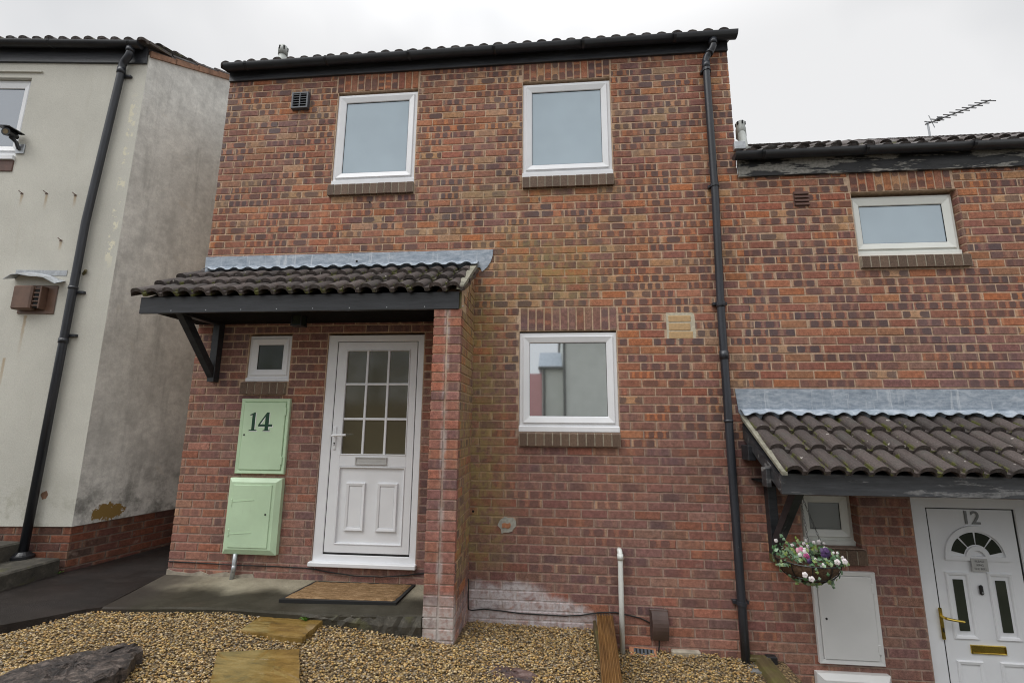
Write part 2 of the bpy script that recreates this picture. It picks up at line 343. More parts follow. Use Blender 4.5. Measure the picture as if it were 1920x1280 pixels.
simple('verge_mortar', (.24, .23, .18), .9, var=.35, sc=20, bump=.6); simple('verge_tile', (.27, .15, .095), .85, var=.35, sc=14, bump=.6)
simple('soil', (.05, .036, .026), .95, var=.4, sc=60, bump=.5)
simple('liner', (.105, .062, .036), .95, var=.5, sc=50, bump=.8)
def mat_wood(name, a, b, green=0.0):
    k = Nodes(name, .55, 0, .4); p = k.pos()
    c = k.ramp(k.noise(k.scale(p, (34, 2.2, 34)), 1, 5, .7, .4), [(.3, a), (.7, b)])
    if green: c = k.mix(k.mr(k.noise(p, 6, 4, .6), .4, .66, 0, green), c, (.13, .13, .035))
    k.col(c); k.bump(k.noise(k.scale(p, (60, 4, 60)), 1, 4), .4, .006); k.rough(k.mr(k.noise(p, 5, 3), .3, .7, .35, .7)); M[name] = k.m
mat_wood('wet_timber', (.10, .048, .016), (.27, .145, .05)); mat_wood('mossy_timber', (.055, .04, .02), (.14, .11, .055), .8)
mat_wood('fence_wood', (.10, .06, .035), (.2, .125, .075)); mat_wood('bark', (.05, .04, .03), (.11, .09, .06))
def mat_slate():
    k = Nodes('slate', .42, 0, .5); p = k.pos()
    c = k.ramp(k.noise(k.scale(p, (13, 20, 40)), 1, 7, .78, .8), [(.34, (.016, .015, .016)), (.5, (.062, .048, .042)), (.66, (.215, .170, .145))])
    k.col(c); k.bump(k.noise(p, 24, 7, .75), .9, .03); k.rough(k.mr(k.noise(p, 6, 3), .35, .65, .28, .7)); M['slate'] = k.m
    k = Nodes('purple_stone', .5, 0, .5); p = k.pos()
    c = k.ramp(k.noise(k.scale(p, (3, 9, 9)), 1.4, 6, .7, .6), [(.3, (.022, .020, .022)), (.5, (.085, .048, .042)), (.68, (.20, .135, .12))])
    k.col(c); k.bump(k.noise(p, 30, 6, .7), .6, .02); M['purple_stone'] = k.m
mat_slate()
def mat_leaf(name, a, b):
    k = Nodes(name, .5, 0, .4); r = k.xyz(k.attr('tone').outputs['Vector'])[0]
    k.col(k.ramp(r, [(0, a), (.5, tuple(x * .55 + y * .3 for x, y in zip(a, b))), (.62, (.16, .22, .03) if 'ivy' in name else a), (1, b)]) if 'ivy' in name else k.mix(r, a, b)); M[name] = k.m
mat_leaf('ivy_leaf', (.050, .125, .045), (.34, .47, .35)); mat_leaf('flower_white', (.62, .60, .58), (.78, .70, .72)); mat_leaf('flower_pink', (.42, .05, .20), (.60, .30, .38))
mat_leaf('flower_purple', (.035, .02, .07), (.09, .04, .14)); mat_leaf('weed_leaf', (.06, .17, .02), (.16, .34, .05)); mat_leaf('tree_leaf', (.035, .06, .015), (.10, .14, .03))
simple('road_asphalt', (.06, .06, .06), .7, var=.2, sc=2); simple('earth', (.10, .09, .06), .9, var=.3, sc=1)

# ------------------------------------------------------------------ mesh builder
class MB:
    def __init__(s): s.v = []; s.f = []; s.at = {}
    def add(s, vs, fs, **at):
        o = len(s.v); s.v.extend(tuple(x) for x in vs); s.f.extend([tuple(i + o for i in f) for f in fs])
        for k_, a in at.items(): s.at.setdefault(k_, []).extend([a] * len(vs) if not isinstance(a, list) else a)
        return s
    def box(s, x0, x1, y0, y1, z0, z1, b=0.0, fr=None, **at):
        x0, x1 = min(x0, x1), max(x0, x1); y0, y1 = min(y0, y1), max(y0, y1); z0, z1 = min(z0, z1), max(z0, z1)
        b = min(b, (x1 - x0) * .45, (y1 - y0) * .45, (z1 - z0) * .45)
        if b <= 0:
            vs = [(x, y, z) for x in (x0, x1) for y in (y0, y1) for z in (z0, z1)]
            fs = [(0, 1, 3, 2), (4, 6, 7, 5), (0, 4, 5, 1), (2, 3, 7, 6), (0, 2, 6, 4), (1, 5, 7, 3)]
        else:
            X, Y, Z = (x0, x1), (y0, y1), (z0, z1); vs = []; idx = {}
            for i in (0, 1):
                for j in (0, 1):
                    for k in (0, 1):
                        sx, sy, sz = (1 - 2 * i) * b, (1 - 2 * j) * b, (1 - 2 * k) * b
                        for a in range(3):
                            idx[i, j, k, a] = len(vs)
                            vs.append((X[i] + (sx if a != 0 else 0), Y[j] + (sy if a != 1 else 0), Z[k] + (sz if a != 2 else 0)))
            g = lambda i, j, k, a: idx[i, j, k, a]
            fs = []
            for i in (0, 1): fs.append([g(i, 0, 0, 0), g(i, 0, 1, 0), g(i, 1, 1, 0), g(i, 1, 0, 0)])
            for j in (0, 1): fs.append([g(0, j, 0, 1), g(1, j, 0, 1), g(1, j, 1, 1), g(0, j, 1, 1)])
            for k in (0, 1): fs.append([g(0, 0, k, 2), g(0, 1, k, 2), g(1, 1, k, 2), g(1, 0, k, 2)])
            for j in (0, 1):
                for k in (0, 1): fs.append([g(0, j, k, 1), g(1, j, k, 1), g(1, j, k, 2), g(0, j, k, 2)])
            for i in (0, 1):
                for k in (0, 1): fs.append([g(i, 0, k, 0), g(i, 1, k, 0), g(i, 1, k, 2), g(i, 0, k, 2)])
            for i in (0, 1):
                for j in (0, 1): fs.append([g(i, j, 0, 0), g(i, j, 1, 0), g(i, j, 1, 1), g(i, j, 0, 1)])
            for i in (0, 1):
                for j in (0, 1):
                    for k in (0, 1): fs.append([g(i, j, k, 0), g(i, j, k, 1), g(i, j, k, 2)])
            c = Vector(((x0 + x1) / 2, (y0 + y1) / 2, (z0 + z1) / 2)); out = []
            for f in fs:
                P = [Vector(vs[q]) for q in f]; n = (P[1] - P[0]).cross(P[2] - P[0]); m = sum(P, Vector()) / len(P)
                out.append(tuple(f) if n.dot(m - c) > 0 else tuple(reversed(f)))
            fs = out
        if fr: vs = [fr.w(*q) for q in vs]
        return s.add(vs, fs, **at)
    def prism(s, poly, a0, a1, axis='y', fr=None, **at):
        """poly in the two other axes, run along axis from a0 to a1"""
        n = len(poly)
        mk = {'y': lambda p, a: (p[0], a, p[1]), 'x': lambda p, a: (a, p[0], p[1]), 'z': lambda p, a: (p[0], p[1], a)}[axis]
        vs = [mk(p, a0) for p in poly] + [mk(p, a1) for p in poly]
        if fr: vs = [fr.w(*q) for q in vs]
        fs = [tuple(range(n)), tuple(reversed(range(n, 2 * n)))] + [(i, i + n, (i + 1) % n + n, (i + 1) % n) for i in range(n)]
        return s.add(vs, fs, **at)
    def tube(s, pts, r, n=10, cap=True, fr=None, **at):
        pts = [Vector(fr.w(*p)) if fr else Vector(p) for p in pts]; rs = r if isinstance(r, (list, tuple)) else [r] * len(pts)
        rings = []; up = None
        for i, p in enumerate(pts):
            d = ((pts[min(i + 1, len(pts) - 1)] - p).normalized() + (p - pts[max(i - 1, 0)]).normalized())
            if d.length < 1e-6: d = Vector((0, 0, 1))
            d.normalize()
            if up is None or abs(up.dot(d)) > .95: up = Vector((0, 0, 1)) if abs(d.z) < .9 else Vector((0, 1, 0))
            a = d.cross(up).normalized(); b = a.cross(d).normalized(); up = b
            rings.append([p + rs[i] * (math.cos(t) * a + math.sin(t) * b) for t in [2 * math.pi * q / n for q in range(n)]])
        vs = [v for g in rings for v in g]
        fs = [(i * n + j, i * n + (j + 1) % n, (i + 1) * n + (j + 1) % n, (i + 1) * n + j) for i in range(len(pts) - 1) for j in range(n)]
        if cap: fs += [tuple(reversed(range(n))), tuple(range((len(pts) - 1) * n, len(pts) * n))]
        return s.add(vs, fs, **at)
    def build(s, name, mat, parent=None, smooth=False, loc=None):
        me = bpy.data.meshes.new(name); me.from_pydata(s.v, [], s.f)
        for k_, a in s.at.items():
            x = me.attributes.new(k_, 'FLOAT_VECTOR', 'POINT'); x.data.foreach_set('vector', np.array(a, dtype=np.float32).ravel())
        fix_normals = False
        me.materials.append(M[mat]); me.validate()
        if smooth: me.polygons.foreach_set('use_smooth', [True] * len(me.polygons))
        o = bpy.data.objects.new(name, me); place(o, parent, loc or (0, 0, 0)); return o

ORIG = {}
def place(o, parent, loc=(0, 0, 0), rotz=0.0):
    COL.objects.link(o)
    base = Vector((0, 0, 0))
    if parent is not None: o.parent = parent; base = ORIG[parent.name]
    o.location = Vector(loc) - base; o.rotation_euler = (0, 0, rotz); ORIG[o.name] = Vector(loc)
def tag(o, label=None, cat=None, group=None, kind=None):
    if label: o['label'] = label
    if cat: o['category'] = cat
    if group: o['group'] = group
    if kind: o['kind'] = kind
    return o
def thing(name, label, cat, loc, group=None):
    o = bpy.data.objects.new(name, None); o.empty_display_size = .1; place(o, None, loc); return tag(o, label, cat, group)
class Frame:
    """a wall's own axes: s along the wall, d into the wall, z up"""
    def __init__(s, ox, oy, ang): s.o = (ox, oy); s.a = R(ang); s.e = (math.cos(s.a), math.sin(s.a)); s.n = (-math.sin(s.a), math.cos(s.a))
    def w(s, u, d, z): return (s.o[0] + s.e[0] * u + s.n[0] * d, s.o[1] + s.e[1] * u + s.n[1] * d, z)
F0 = Frame(0, 0, 0)
def copy(o, parent, loc, rotz=0.0):
    c = o.copy(); place(c, parent, loc, rotz); return c

# ------------------------------------------------------------------ bricks
PAL_HI = [(.300, .133, .088), (.265, .114, .084), (.33, .136, .080), (.365, .166, .096), (.40, .155, .072), (.23, .106, .088), (.39, .228, .132), (.31, .126, .083), (.36, .143, .079)]
PAL_LO = [(.250, .124, .098), (.268, .136, .106), (.215, .104, .090), (.285, .154, .122), (.235, .124, .106), (.292, .124, .086), (.182, .098, .090), (.258, .134, .110)]
PAL_PIER = [(.36, .145, .098), (.38, .155, .100), (.33, .140, .105), (.28, .128, .105), (.22, .115, .100), (.36, .180, .140)]
PAL_PLINTH = [(.135, .058, .042), (.175, .068, .043), (.11, .055, .045), (.09, .055, .047)]
PALS = {'hi': PAL_HI, 'lo': PAL_LO, 'pier': PAL_PIER, 'plinth': PAL_PLINTH}
def brick_look(zone, rng):
    t = rng.choice(PALS[zone]); j = rng.uniform(.88, 1.12); t = tuple(c * j * rng.uniform(.96, 1.04) for c in t)
    if zone == 'hi': st = rng.choice((0, .15, .45, .65, .8, .9, .9))
    elif zone == 'lo': st = rng.choice((0, 0, 0, 0, .2, .35, .6))
    else: st = rng.choice((0, 0, 0, .15, .3))
    return t, (st, rng.random(), rng.choice((1.0, 1.0, 2.0, 2.0, 2.5, 3.0)) * rng.uniform(.9, 1.1))
def brick_geo(w, h, d, b=.0028, rng=random):
    x, z = w / 2, h / 2
    j = lambda: rng.uniform(-.0016, .0012)
    vs = [(-x + b, 0, -z + b), (x - b, 0, -z + b), (x - b, 0, z - b), (-x + b, 0, z - b),
          (-x, b, -z), (x, b, -z), (x, b, z), (-x, b, z), (-x, d, -z), (x, d, -z), (x, d, z), (-x, d, z)]
    vs = [(a + (j() if a > 0 else -j()), c, e + (j() if e > 0 else -j())) if c < d else (a, c, e) for a, c, e in vs]
    fs = [(0, 1, 2, 3), (4, 5, 1, 0), (5, 6, 2, 1), (6, 7, 3, 2), (7, 4, 0, 3), (8, 9, 5, 4), (9, 10, 6, 5), (10, 11, 7, 6), (11, 8, 4, 7)]
    return vs, fs
BRICK_CACHE = {}
def brick_mesh(w, h, d, zone, var, upright, mat):
    key = (round(w, 3), round(h, 3), d, zone, var, upright, mat)
    if key in BRICK_CACHE: return BRICK_CACHE[key]
    rng = random.Random(hash((zone, var, 11)) if False else var * 31 + len(zone) * 7 + 3)
    t, tone = brick_look(zone, rng)
    vs, fs = brick_geo(w, h, d); mb = MB()
    mb.add(vs, fs, tint=t, tone=tone if mat == 'brick' else (rng.random(), 0, 0), loc=[brick_uv(v, w, h, upright) for v in vs])
    me = bpy.data.meshes.new('brick'); me.from_pydata(mb.v, [], mb.f)
    for k_, a in mb.at.items():
        q = me.attributes.new(k_, 'FLOAT_VECTOR', 'POINT'); q.data.foreach_set('vector', np.array(a, dtype=np.float32).ravel())
    me.materials.append(M[mat]); BRICK_CACHE[key] = me; return me
def brick_uv(v, w, h, upright):
    return ((v[2] + h / 2) / .215, (v[0] + w / 2) / w, h / .215) if upright else ((v[0] + w / 2) / .215, (v[2] + h / 2) / h, w / .215)
def brick_object(parent, fr, s, z, w, h, d, zone, upright=False, proud=0.0, mat='brick'):
    me = brick_mesh(w, h, d, zone, random.randrange(22), upright, mat)
    o = bpy.data.objects.new('brick', me); place(o, parent, fr.w(s, -proud, z), fr.a); return o
def courses(fr, s0, s1, z0, z1, zref, holes, phase, step=.225):
    """running bond in a rectangle, cut round the holes: list of (s, z, w, h)"""
    out = []; k0 = math.floor((z0 - zref) / .075); k = k0
    while zref + k * .075 < z1 - .01:
        za, zb = max(z0, zref + k * .075 + .006), min(z1, zref + (k + 1) * .075 - .0065)
        if zb - za > .02:
            off = phase + (k % 2) * .1125 + random.uniform(-.006, .006); i = math.floor((s0 - off) / step) - 1
            cuts = []
            while off + i * step < s1 + step:
                cuts.append((off + i * step + .006, off + (i + 1) * step - .006)); i += 1
            spans = [(s0, s1)]
            for (a, b, c, d) in holes:
                if c < (za + zb) / 2 < d:
                    ns = []
                    for (p, q) in spans:
                        if b <= p or a >= q: ns.append((p, q)); continue
                        if a > p: ns.append((p, a - .008))
                        if b < q: ns.append((b + .008, q))
                    spans = ns
            for (p, q) in spans:
                for (a, b) in cuts:
                    a2, b2 = max(a, p), min(b, q)
                    if b2 - a2 > .025: out.append(((a2 + b2) / 2, (za + zb) / 2, b2 - a2, zb - za))
        k += 1
    return out
def zone_at(z, s):
    if s < -.97 and z < 2.9: return 'lo'
    t = z + .35 * math.sin(s * 1.3) + random.uniform(-.45, .45); return 'hi' if t > 1.75 else 'lo'
def lay(parent, fr, specs, budget, shown, zonef=zone_at, d=.03):
    """the bricks that show largest become objects of their own, the rest one mesh"""
    def size(q):
        P = Vector(fr.w(q[0], 0, q[1])); dist = (P - CAM).length
        return q[2] * q[3] / dist ** 2 if shown(q[0], q[1]) else 0
    order = sorted(specs, key=size, reverse=True); mb = MB(); cnt = 0
    for i, (s, z, w, h) in enumerate(order):
        zn = zonef(z, s); pr = random.uniform(-.001, .0018)
        if i < budget: brick_object(parent, fr, s, z, w, h, d, zn, False, pr); continue
        t, tone = brick_look(zn, random); vs, fs = brick_geo(w, h, d); cnt += 1
        mb.add([fr.w(s + v[0], v[1] - pr, z + v[2]) for v in vs], fs, tint=t, tone=tone, loc=[brick_uv(v, w, h, False) for v in vs])
    if cnt: tag(mb.build('brickwork', 'brick', parent), kind='stuff')
def wall_sheet(mb, fr, s0, s1, z0, z1, holes, d0=.0045, d1=.14):
    """mortar bed behind the bricks with openings and their reveals"""
    ss = sorted({s0, s1, *[h[0] for h in holes], *[h[1] for h in holes]}); zs = sorted({z0, z1, *[h[2] for h in holes], *[h[3] for h in holes]})
    ss = [s for s in ss if s0 <= s <= s1]; zs = [z for z in zs if z0 <= z <= z1]
    for a, b in zip(ss, ss[1:]):
        for c, d in zip(zs, zs[1:]):
            m, n = (a + b) / 2, (c + d) / 2
            if any(h[0] < m < h[1] and h[2] < n < h[3] for h in holes): continue
            mb.add([fr.w(a, d0, c), fr.w(b, d0, c), fr.w(b, d0, d), fr.w(a, d0, d)], [(0, 1, 2, 3)])
    for (a, b, c, d) in holes:
        q = [(a, c), (b, c), (b, d), (a, d)]
        for (p, r_) in zip(q, q[1:] + q[:1]):
            mb.add([fr.w(p[0], d0, p[1]), fr.w(r_[0], d0, r_[1]), fr.w(r_[0], d1, r_[1]), fr.w(p[0], d1, p[1])], [(3, 2, 1, 0)])
        mb.add([fr.w(a, d1, c), fr.w(b, d1, c), fr.w(b, d1, d), fr.w(a, d1, d)], [(0, 1, 2, 3)])
def lintel(house, fr, s0, s1, z0, n, zone):
    h = thing_part('lintel', house); w = (s1 - s0) / n
    for i in range(n): brick_object(h, fr, s0 + (i + .5) * w, z0 + .1125, w - .013, .213, .03, zone, True, random.uniform(0, .002))
def thing_part(name, parent, label=None):
    o = bpy.data.objects.new(name, None); o.empty_display_size = .05; place(o, parent, ORIG[parent.name]); return tag(o, label)
def sill(house, fr, s0, s1, zt, zb, n, d1, proud=.035):
    """brown brick-on-edge sill: bricks on a sloping bed"""
    mb = MB(); mb.prism([(-proud + .0025, zb + .004), (-proud + .0025, zt - .015), (d1, zt - .004), (d1, zb + .004)], s0 + .002, s1 - .002, 'x', fr)
    bed = mb.build('sill', 'sill_mortar', house); w = (s1 - s0) / n; tmpl = {}
    for i in range(n):
        k = i % 4
        if k not in tmpl:
            q = MB(); a = w / 2 - .0055
            q.prism([(0, zb - zt), (0, -.016), (.004, -.010), (d1 + proud, 0), (d1 + proud, zb - zt)], -a, a, 'x', tone=((k * .37 + .2) % 1, 0, 0))
            me = bpy.data.meshes.new('brick'); me.from_pydata(q.v, [], q.f)
            x = me.attributes.new('tone', 'FLOAT_VECTOR', 'POINT'); x.data.foreach_set('vector', np.array(q.at['tone'], dtype=np.float32).ravel())
            me.materials.append(M['sill_brick']); tmpl[k] = me
        o = bpy.data.objects.new('brick', tmpl[k]); place(o, bed, fr.w(s0 + (i + .5) * w, -proud + random.uniform(-.002, .002), zt + random.uniform(-.001, .001)), fr.a)
def ring(mb, fr, s0, s1, z0, z1, w, y0, y1, b=.004, splay=0.0):
    """mitred rectangular frame; the face may fall inwards by splay"""
    ws = w if isinstance(w, tuple) else (w, w, w, w)                 # left, right, bottom, top
    o = [(s0, z0), (s1, z0), (s1, z1), (s0, z1)]; i = [(s0 + ws[0], z0 + ws[2]), (s1 - ws[1], z0 + ws[2]), (s1 - ws[1], z1 - ws[3]), (s0 + ws[0], z1 - ws[3])]
    def ins(p, c, t): return (p[0] + (c[0] - p[0]) * t, p[1] + (c[1] - p[1]) * t)
    vs = []; 
    for k in range(4):
        L_ = math.hypot(i[k][0] - o[k][0], i[k][1] - o[k][1]) or 1; t = min(.3, b * 1.4 / L_)
        a, c = ins(o[k], i[k], t), ins(o[k], i[k], 1 - t)
        for (p, y) in ((o[k], y1), (o[k], y0 + b), (a, y0), (c, y0 + splay), (i[k], y0 + b + splay), (i[k], y1)): vs.append(fr.w(p[0], y, p[1]))
    fs = []
    for k in range(4):
        m = (k + 1) % 4
        for j in range(5): fs.append((k * 6 + j, k * 6 + j + 1, m * 6 + j + 1, m * 6 + j)[::-1])
    return mb.add(vs, fs)
def window(house, fr, s0, s1, z0, z1, d, glass, upvc='white_upvc', fw=.045, sw=.062, stub=.045, label=None, dark_bead=False):
    mb = MB(); ring(mb, fr, s0, s1, z0 + stub, z1, fw, d, d + .07, .004)
    mb.box(s0 - .004, s1 + .004, d - .018, d + .07, z0, z0 + stub + .006, .005, fr)
    w = mb.build('window', upvc, house); tag(w, label)
    q = MB(); ring(q, fr, s0 + fw - .012, s1 - fw + .012, z0 + stub + fw - .012, z1 - fw + .012, sw, d - .014, d + .05, .006, .012)
    q.build('sash', upvc, w)
    g = fw + sw - .012
    q = MB(); ring(q, fr, s0 + g - .003, s1 - g + .003, z0 + stub + g - .003, z1 - g + .003, .0055, d + .004, d + .04, .001)
    q.build('gasket', 'rubber', w)
    q = MB(); q.box(s0 + g, s1 - g, d + .010, d + .034, z0 + stub + g, z1 - g, 0, fr); q.build('pane', glass, w)
    return w
def panel_mould(mb, fr, s0, s1, z0, z1, d, w=.028, h=.010):
    ring(mb, fr, s0, s1, z0, z1, w, d - h, d + .002, .005, .004)

# ------------------------------------------------------------------ ground
def lerp_tab(x, tab):
    for (a, p), (b, q) in zip(tab, tab[1:]):
        if x <= b: t = max(0, (x - a) / (b - a)); t = t * t * (3 - 2 * t); return p + (q - p) * t
    return tab[-1][1]
T0 = [(-5.5, -.12), (-4.0, -.10), (-3.5, -.050), (-2.5, -.035), (-1.7, -.085), (-1.05, -.150), (-.72, -.27), (0, -.285), (.34, -.285)]
T7 = [(-5.5, -.12), (-4.0, -.12), (-3.5, -.06), (-2.5, -.045), (-1.7, -.085), (-1.0, -.145), (-.72, -.175), (0, -.24), (.34, -.265)]
T15 = [(-5.5, -.14), (-4.0, -.12), (-3.0, -.09), (-2.0, -.10), (-1.0, -.15), (-.5, -.2), (.34, -.245)]
def ground_z(x, y):
    if x > .40: return -.425 - .03 * min(1, max(0, -y)) + (-.02 if x > 1.3 else 0)
    if y > -.7: t = -y / .7; return lerp_tab(x, T0) * (1 - t) + lerp_tab(x, T7) * t
    if y > -1.5: t = (-y - .7) / .8; return lerp_tab(x, T7) * (1 - t) + lerp_tab(x, T15) * t
    t = min(1, (-y - 1.5) / 2.5); return lerp_tab(x, T15) * (1 - t) - .2 * t
def build_ground():
    mb = MB(); mb.add([(-150, -150, -1.36), (150, -150, -1.36), (150, 150, -1.36), (-150, 150, -1.36)], [(0, 1, 2, 3)])
    tag(mb.build('ground', 'earth'), kind='structure')
    mb = MB(); xs = [-9 + .1 * i for i in range(109)]; xs = [x for x in xs if x < .40] + [.395, .405] + [x for x in xs if x > .41] + [1.70]; xs = sorted(set(xs))
    ys = [.012, -.05] + [-.1 - .1 * i for i in range(24)] + [-3.5, -5, -7]; nx = len(xs)
    vs = [(x, y, ground_z(x, y) - .006) for y in ys for x in xs]
    fs = [(j * nx + i, (j + 1) * nx + i, (j + 1) * nx + i + 1, j * nx + i + 1) for j in range(len(ys) - 1) for i in range(nx - 1)]
    o = len(vs); n = nx - 1                                          # the right-hand edge drops to the lower yard
    vs += [(1.70, y, -1.36) for y in ys]; fs += [(j * nx + n, (j + 1) * nx + n, o + j + 1, o + j) for j in range(len(ys) - 1)]
    mb.add(vs, fs); tag(mb.build('garden_bed', 'gravel_earth'), kind='structure')
    mb = MB(); mb.box(-60, 60, -40, -7, -1.3, -.22); tag(mb.build('road', 'road_asphalt'), kind='structure')
    mb = MB(); mb.box(1.72, 7.1, -7, -.01, -1.36, -1.27); tag(mb.build('lower_yard', 'wet_concrete'), kind='structure')
    # concrete landing at the green-box house, its front edge ragged
    mb = MB(); top = [(-3.535, .012), (-3.50, -.40), (-3.46, -.66), (-3.1, -.655), (-2.9, -.64), (-2.52, -.615), (-2.1, -.635), (-1.73, -.645), (-1.35, -.615), (-.968, -.592), (-.968, .012)]
    n = len(top); b = [(x, y) for x, y in top]
    def lv(x, y): return .006 + .012 * (y / .6) - .016 * max(0, min(1, (-x - 2.9) / .6)) * min(1, max(0, -y) / .4)
    vs = [(x, y, lv(x, y)) for x, y in top] + [(x, y - (.012 if y < 0 else 0), lv(x, y) - .012) for x, y in top] + [(x, y - (.0 if y < -.1 else 0), -.4) for x, y in top]
    fs = [tuple(range(n))] + [(i + n, (i + 1) % n + n, (i + 1) % n, i) for i in range(n)] + [(i + 2 * n, (i + 1) % n + 2 * n, (i + 1) % n + n, i + n) for i in range(n)]
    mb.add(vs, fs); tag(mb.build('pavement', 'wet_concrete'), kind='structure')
    # rough broken face of the landing's edge near the pier
    mb = MB(); rng = random.Random(4); N_ = 26; pts = []
    for i in range(N_ + 1):
        t = i / N_; x = -1.86 + t * .89; y = -.640 + .045 * t
        for j in range(4): pts.append((x, y - .006 - rng.uniform(0, .018) - (.012 if j == 1 else 0), -.008 - j * (.01 + .055 * min(1, t * 1.5)) + rng.uniform(-.004, .004)))
    mb.add(pts, [(i * 4 + j + 1, (i + 1) * 4 + j + 1, (i + 1) * 4 + j, i * 4 + j) for i in range(N_) for j in range(3)])
    tag(mb.build('landing_edge', 'old_concrete'), kind='structure')
    # asphalt path: down the gap between the houses and across the front of the rendered one
    mb = MB(); ol = [(-3.54, 6.0, .03), (-3.54, .012, .004), (-3.50, -.40, -.012), (-3.46, -.67, -.022), (-3.56, -.69, -.030), (-3.75, -.82, -.045), (-3.95, -.98, -.055), (-4.25, -1.22, -.06), (-4.6, -1.6, -.07), (-9, -3.4, -.08), (-9, .3, -.06), (-4.67, .3, -.045), (-4.2, 6.0, .03)]
    mb.add(ol, [tuple(range(len(ol)))][::1]); m = len(ol)
    mb.add(ol + [(x, y - .0, z - .1) for x, y, z in ol], [(i + m, (i + 1) % m + m, (i + 1) % m, i) for i in range(m)])
    tag(mb.build('path', 'wet_asphalt'), kind='structure')
build_ground()

def in_path(x, y):
    line = [(-9, -3.4), (-4.6, -1.6), (-4.25, -1.22), (-3.95, -.98), (-3.75, -.82), (-3.56, -.69), (-3.46, -.665), (-3.1, -.66), (-2.52, -.62), (-2.1, -.64), (-1.73, -.65), (-1.35, -.62), (-.968, -.6), (-.967, 5)]
    return y > np.interp(x, [p[0] for p in line], [p[1] for p in line])
def gravel():
    ico = [(0, 0, -1), (.724, -.526, -.447), (-.276, -.851, -.447), (-.894, 0, -.447), (-.276, .851, -.447), (.724, .526, -.447), (.276, -.851, .447), (-.724, -.526, .447), (-.724, .526, .447), (.276, .851, .447), (.894, 0, .447), (0, 0, 1)]
    fc = [(0, 2, 1), (1, 5, 0), (0, 3, 2), (0, 4, 3), (0, 5, 4), (1, 10, 5), (2, 6, 1), (3, 7, 2), (4, 8, 3), (5, 9, 4), (1, 6, 10), (2, 7, 6), (3, 8, 7), (4, 9, 8), (5, 10, 9), (6, 11, 10), (7, 11, 6), (8, 11, 7), (9, 11, 8), (10, 11, 9)]
    ico = np.array(ico); fc = np.array(fc)
    rs = np.random.RandomState(3); var = [ico * (1 + rs.uniform(-.28, .28, (12, 1))) for _ in range(10)]
    P = []
    n = 70000
    X = rs.uniform(-4.7, 1.62, n); Y = rs.uniform(-1.85, -.004, n)
    pal = np.array([(.50, .33, .115), (.56, .39, .16), (.40, .26, .095), (.26, .175, .08), (.62, .48, .27), (.30, .24, .16), (.46, .27, .09), (.20, .145, .085), (.25, .21, .16), (.54, .42, .26), (.52, .34, .15), (.44, .32, .13)])
    V = []; Fc = []; C = []; cnt = 0
    for x, y in zip(X, Y):
        if x < -.965 and in_path(x, y) and not (rs.random() < .012 and y < -.5 and x < -3.5): continue
        if -.99 < x < -.70 and y > -.62: continue
        if .27 < x < .49: 
            e = (-y) / 1.02; 
            if .345 - .06 * e - .012 < x < .475 - .07 * e + .012: continue
        if x > 1.5 and y < -.15: continue
        r = rs.uniform(.0044, .0100) * (1.0 if y > -1.3 else 1.1); k = var[rs.randint(10)]
        a, b, c = rs.uniform(0, 6.28, 3); ca, sa, cb, sb = math.cos(a), math.sin(a), math.cos(b * .15), math.sin(b * .15)
        q = k * (r * rs.uniform(.9, 1.5), r * rs.uniform(.8, 1.1), r * rs.uniform(.5, .8))
        q = q @ np.array([[ca, sa, 0], [-sa, ca, 0], [0, 0, 1]]).T @ np.array([[1, 0, 0], [0, cb, sb], [0, -sb, cb]]).T
        V.append(q + (x, y, ground_z(x, y) + rs.uniform(-.004, .010))); Fc.append(fc + cnt * 12); C.append(np.repeat([pal[rs.randint(len(pal))] * rs.uniform(.55, 1.08)], 12, 0)); cnt += 1
    V = np.concatenate(V).astype(np.float32); Fc = np.concatenate(Fc); C = np.concatenate(C).astype(np.float32)
    me = bpy.data.meshes.new('gravel'); me.vertices.add(len(V)); me.vertices.foreach_set('co', V.ravel())
    me.loops.add(Fc.size); me.loops.foreach_set('vertex_index', Fc.ravel().astype(np.int32)); me.polygons.add(len(Fc))
    me.polygons.foreach_set('loop_start', np.arange(0, Fc.size, 3, dtype=np.int32)); me.update(calc_edges=True)
    a = me.attributes.new('tint', 'FLOAT_VECTOR', 'POINT'); a.data.foreach_set('vector', C.ravel())
    me.materials.append(M['gravel_stone']); o = bpy.data.objects.new('gravel', me); place(o, None); tag(o, kind='stuff')
gravel()

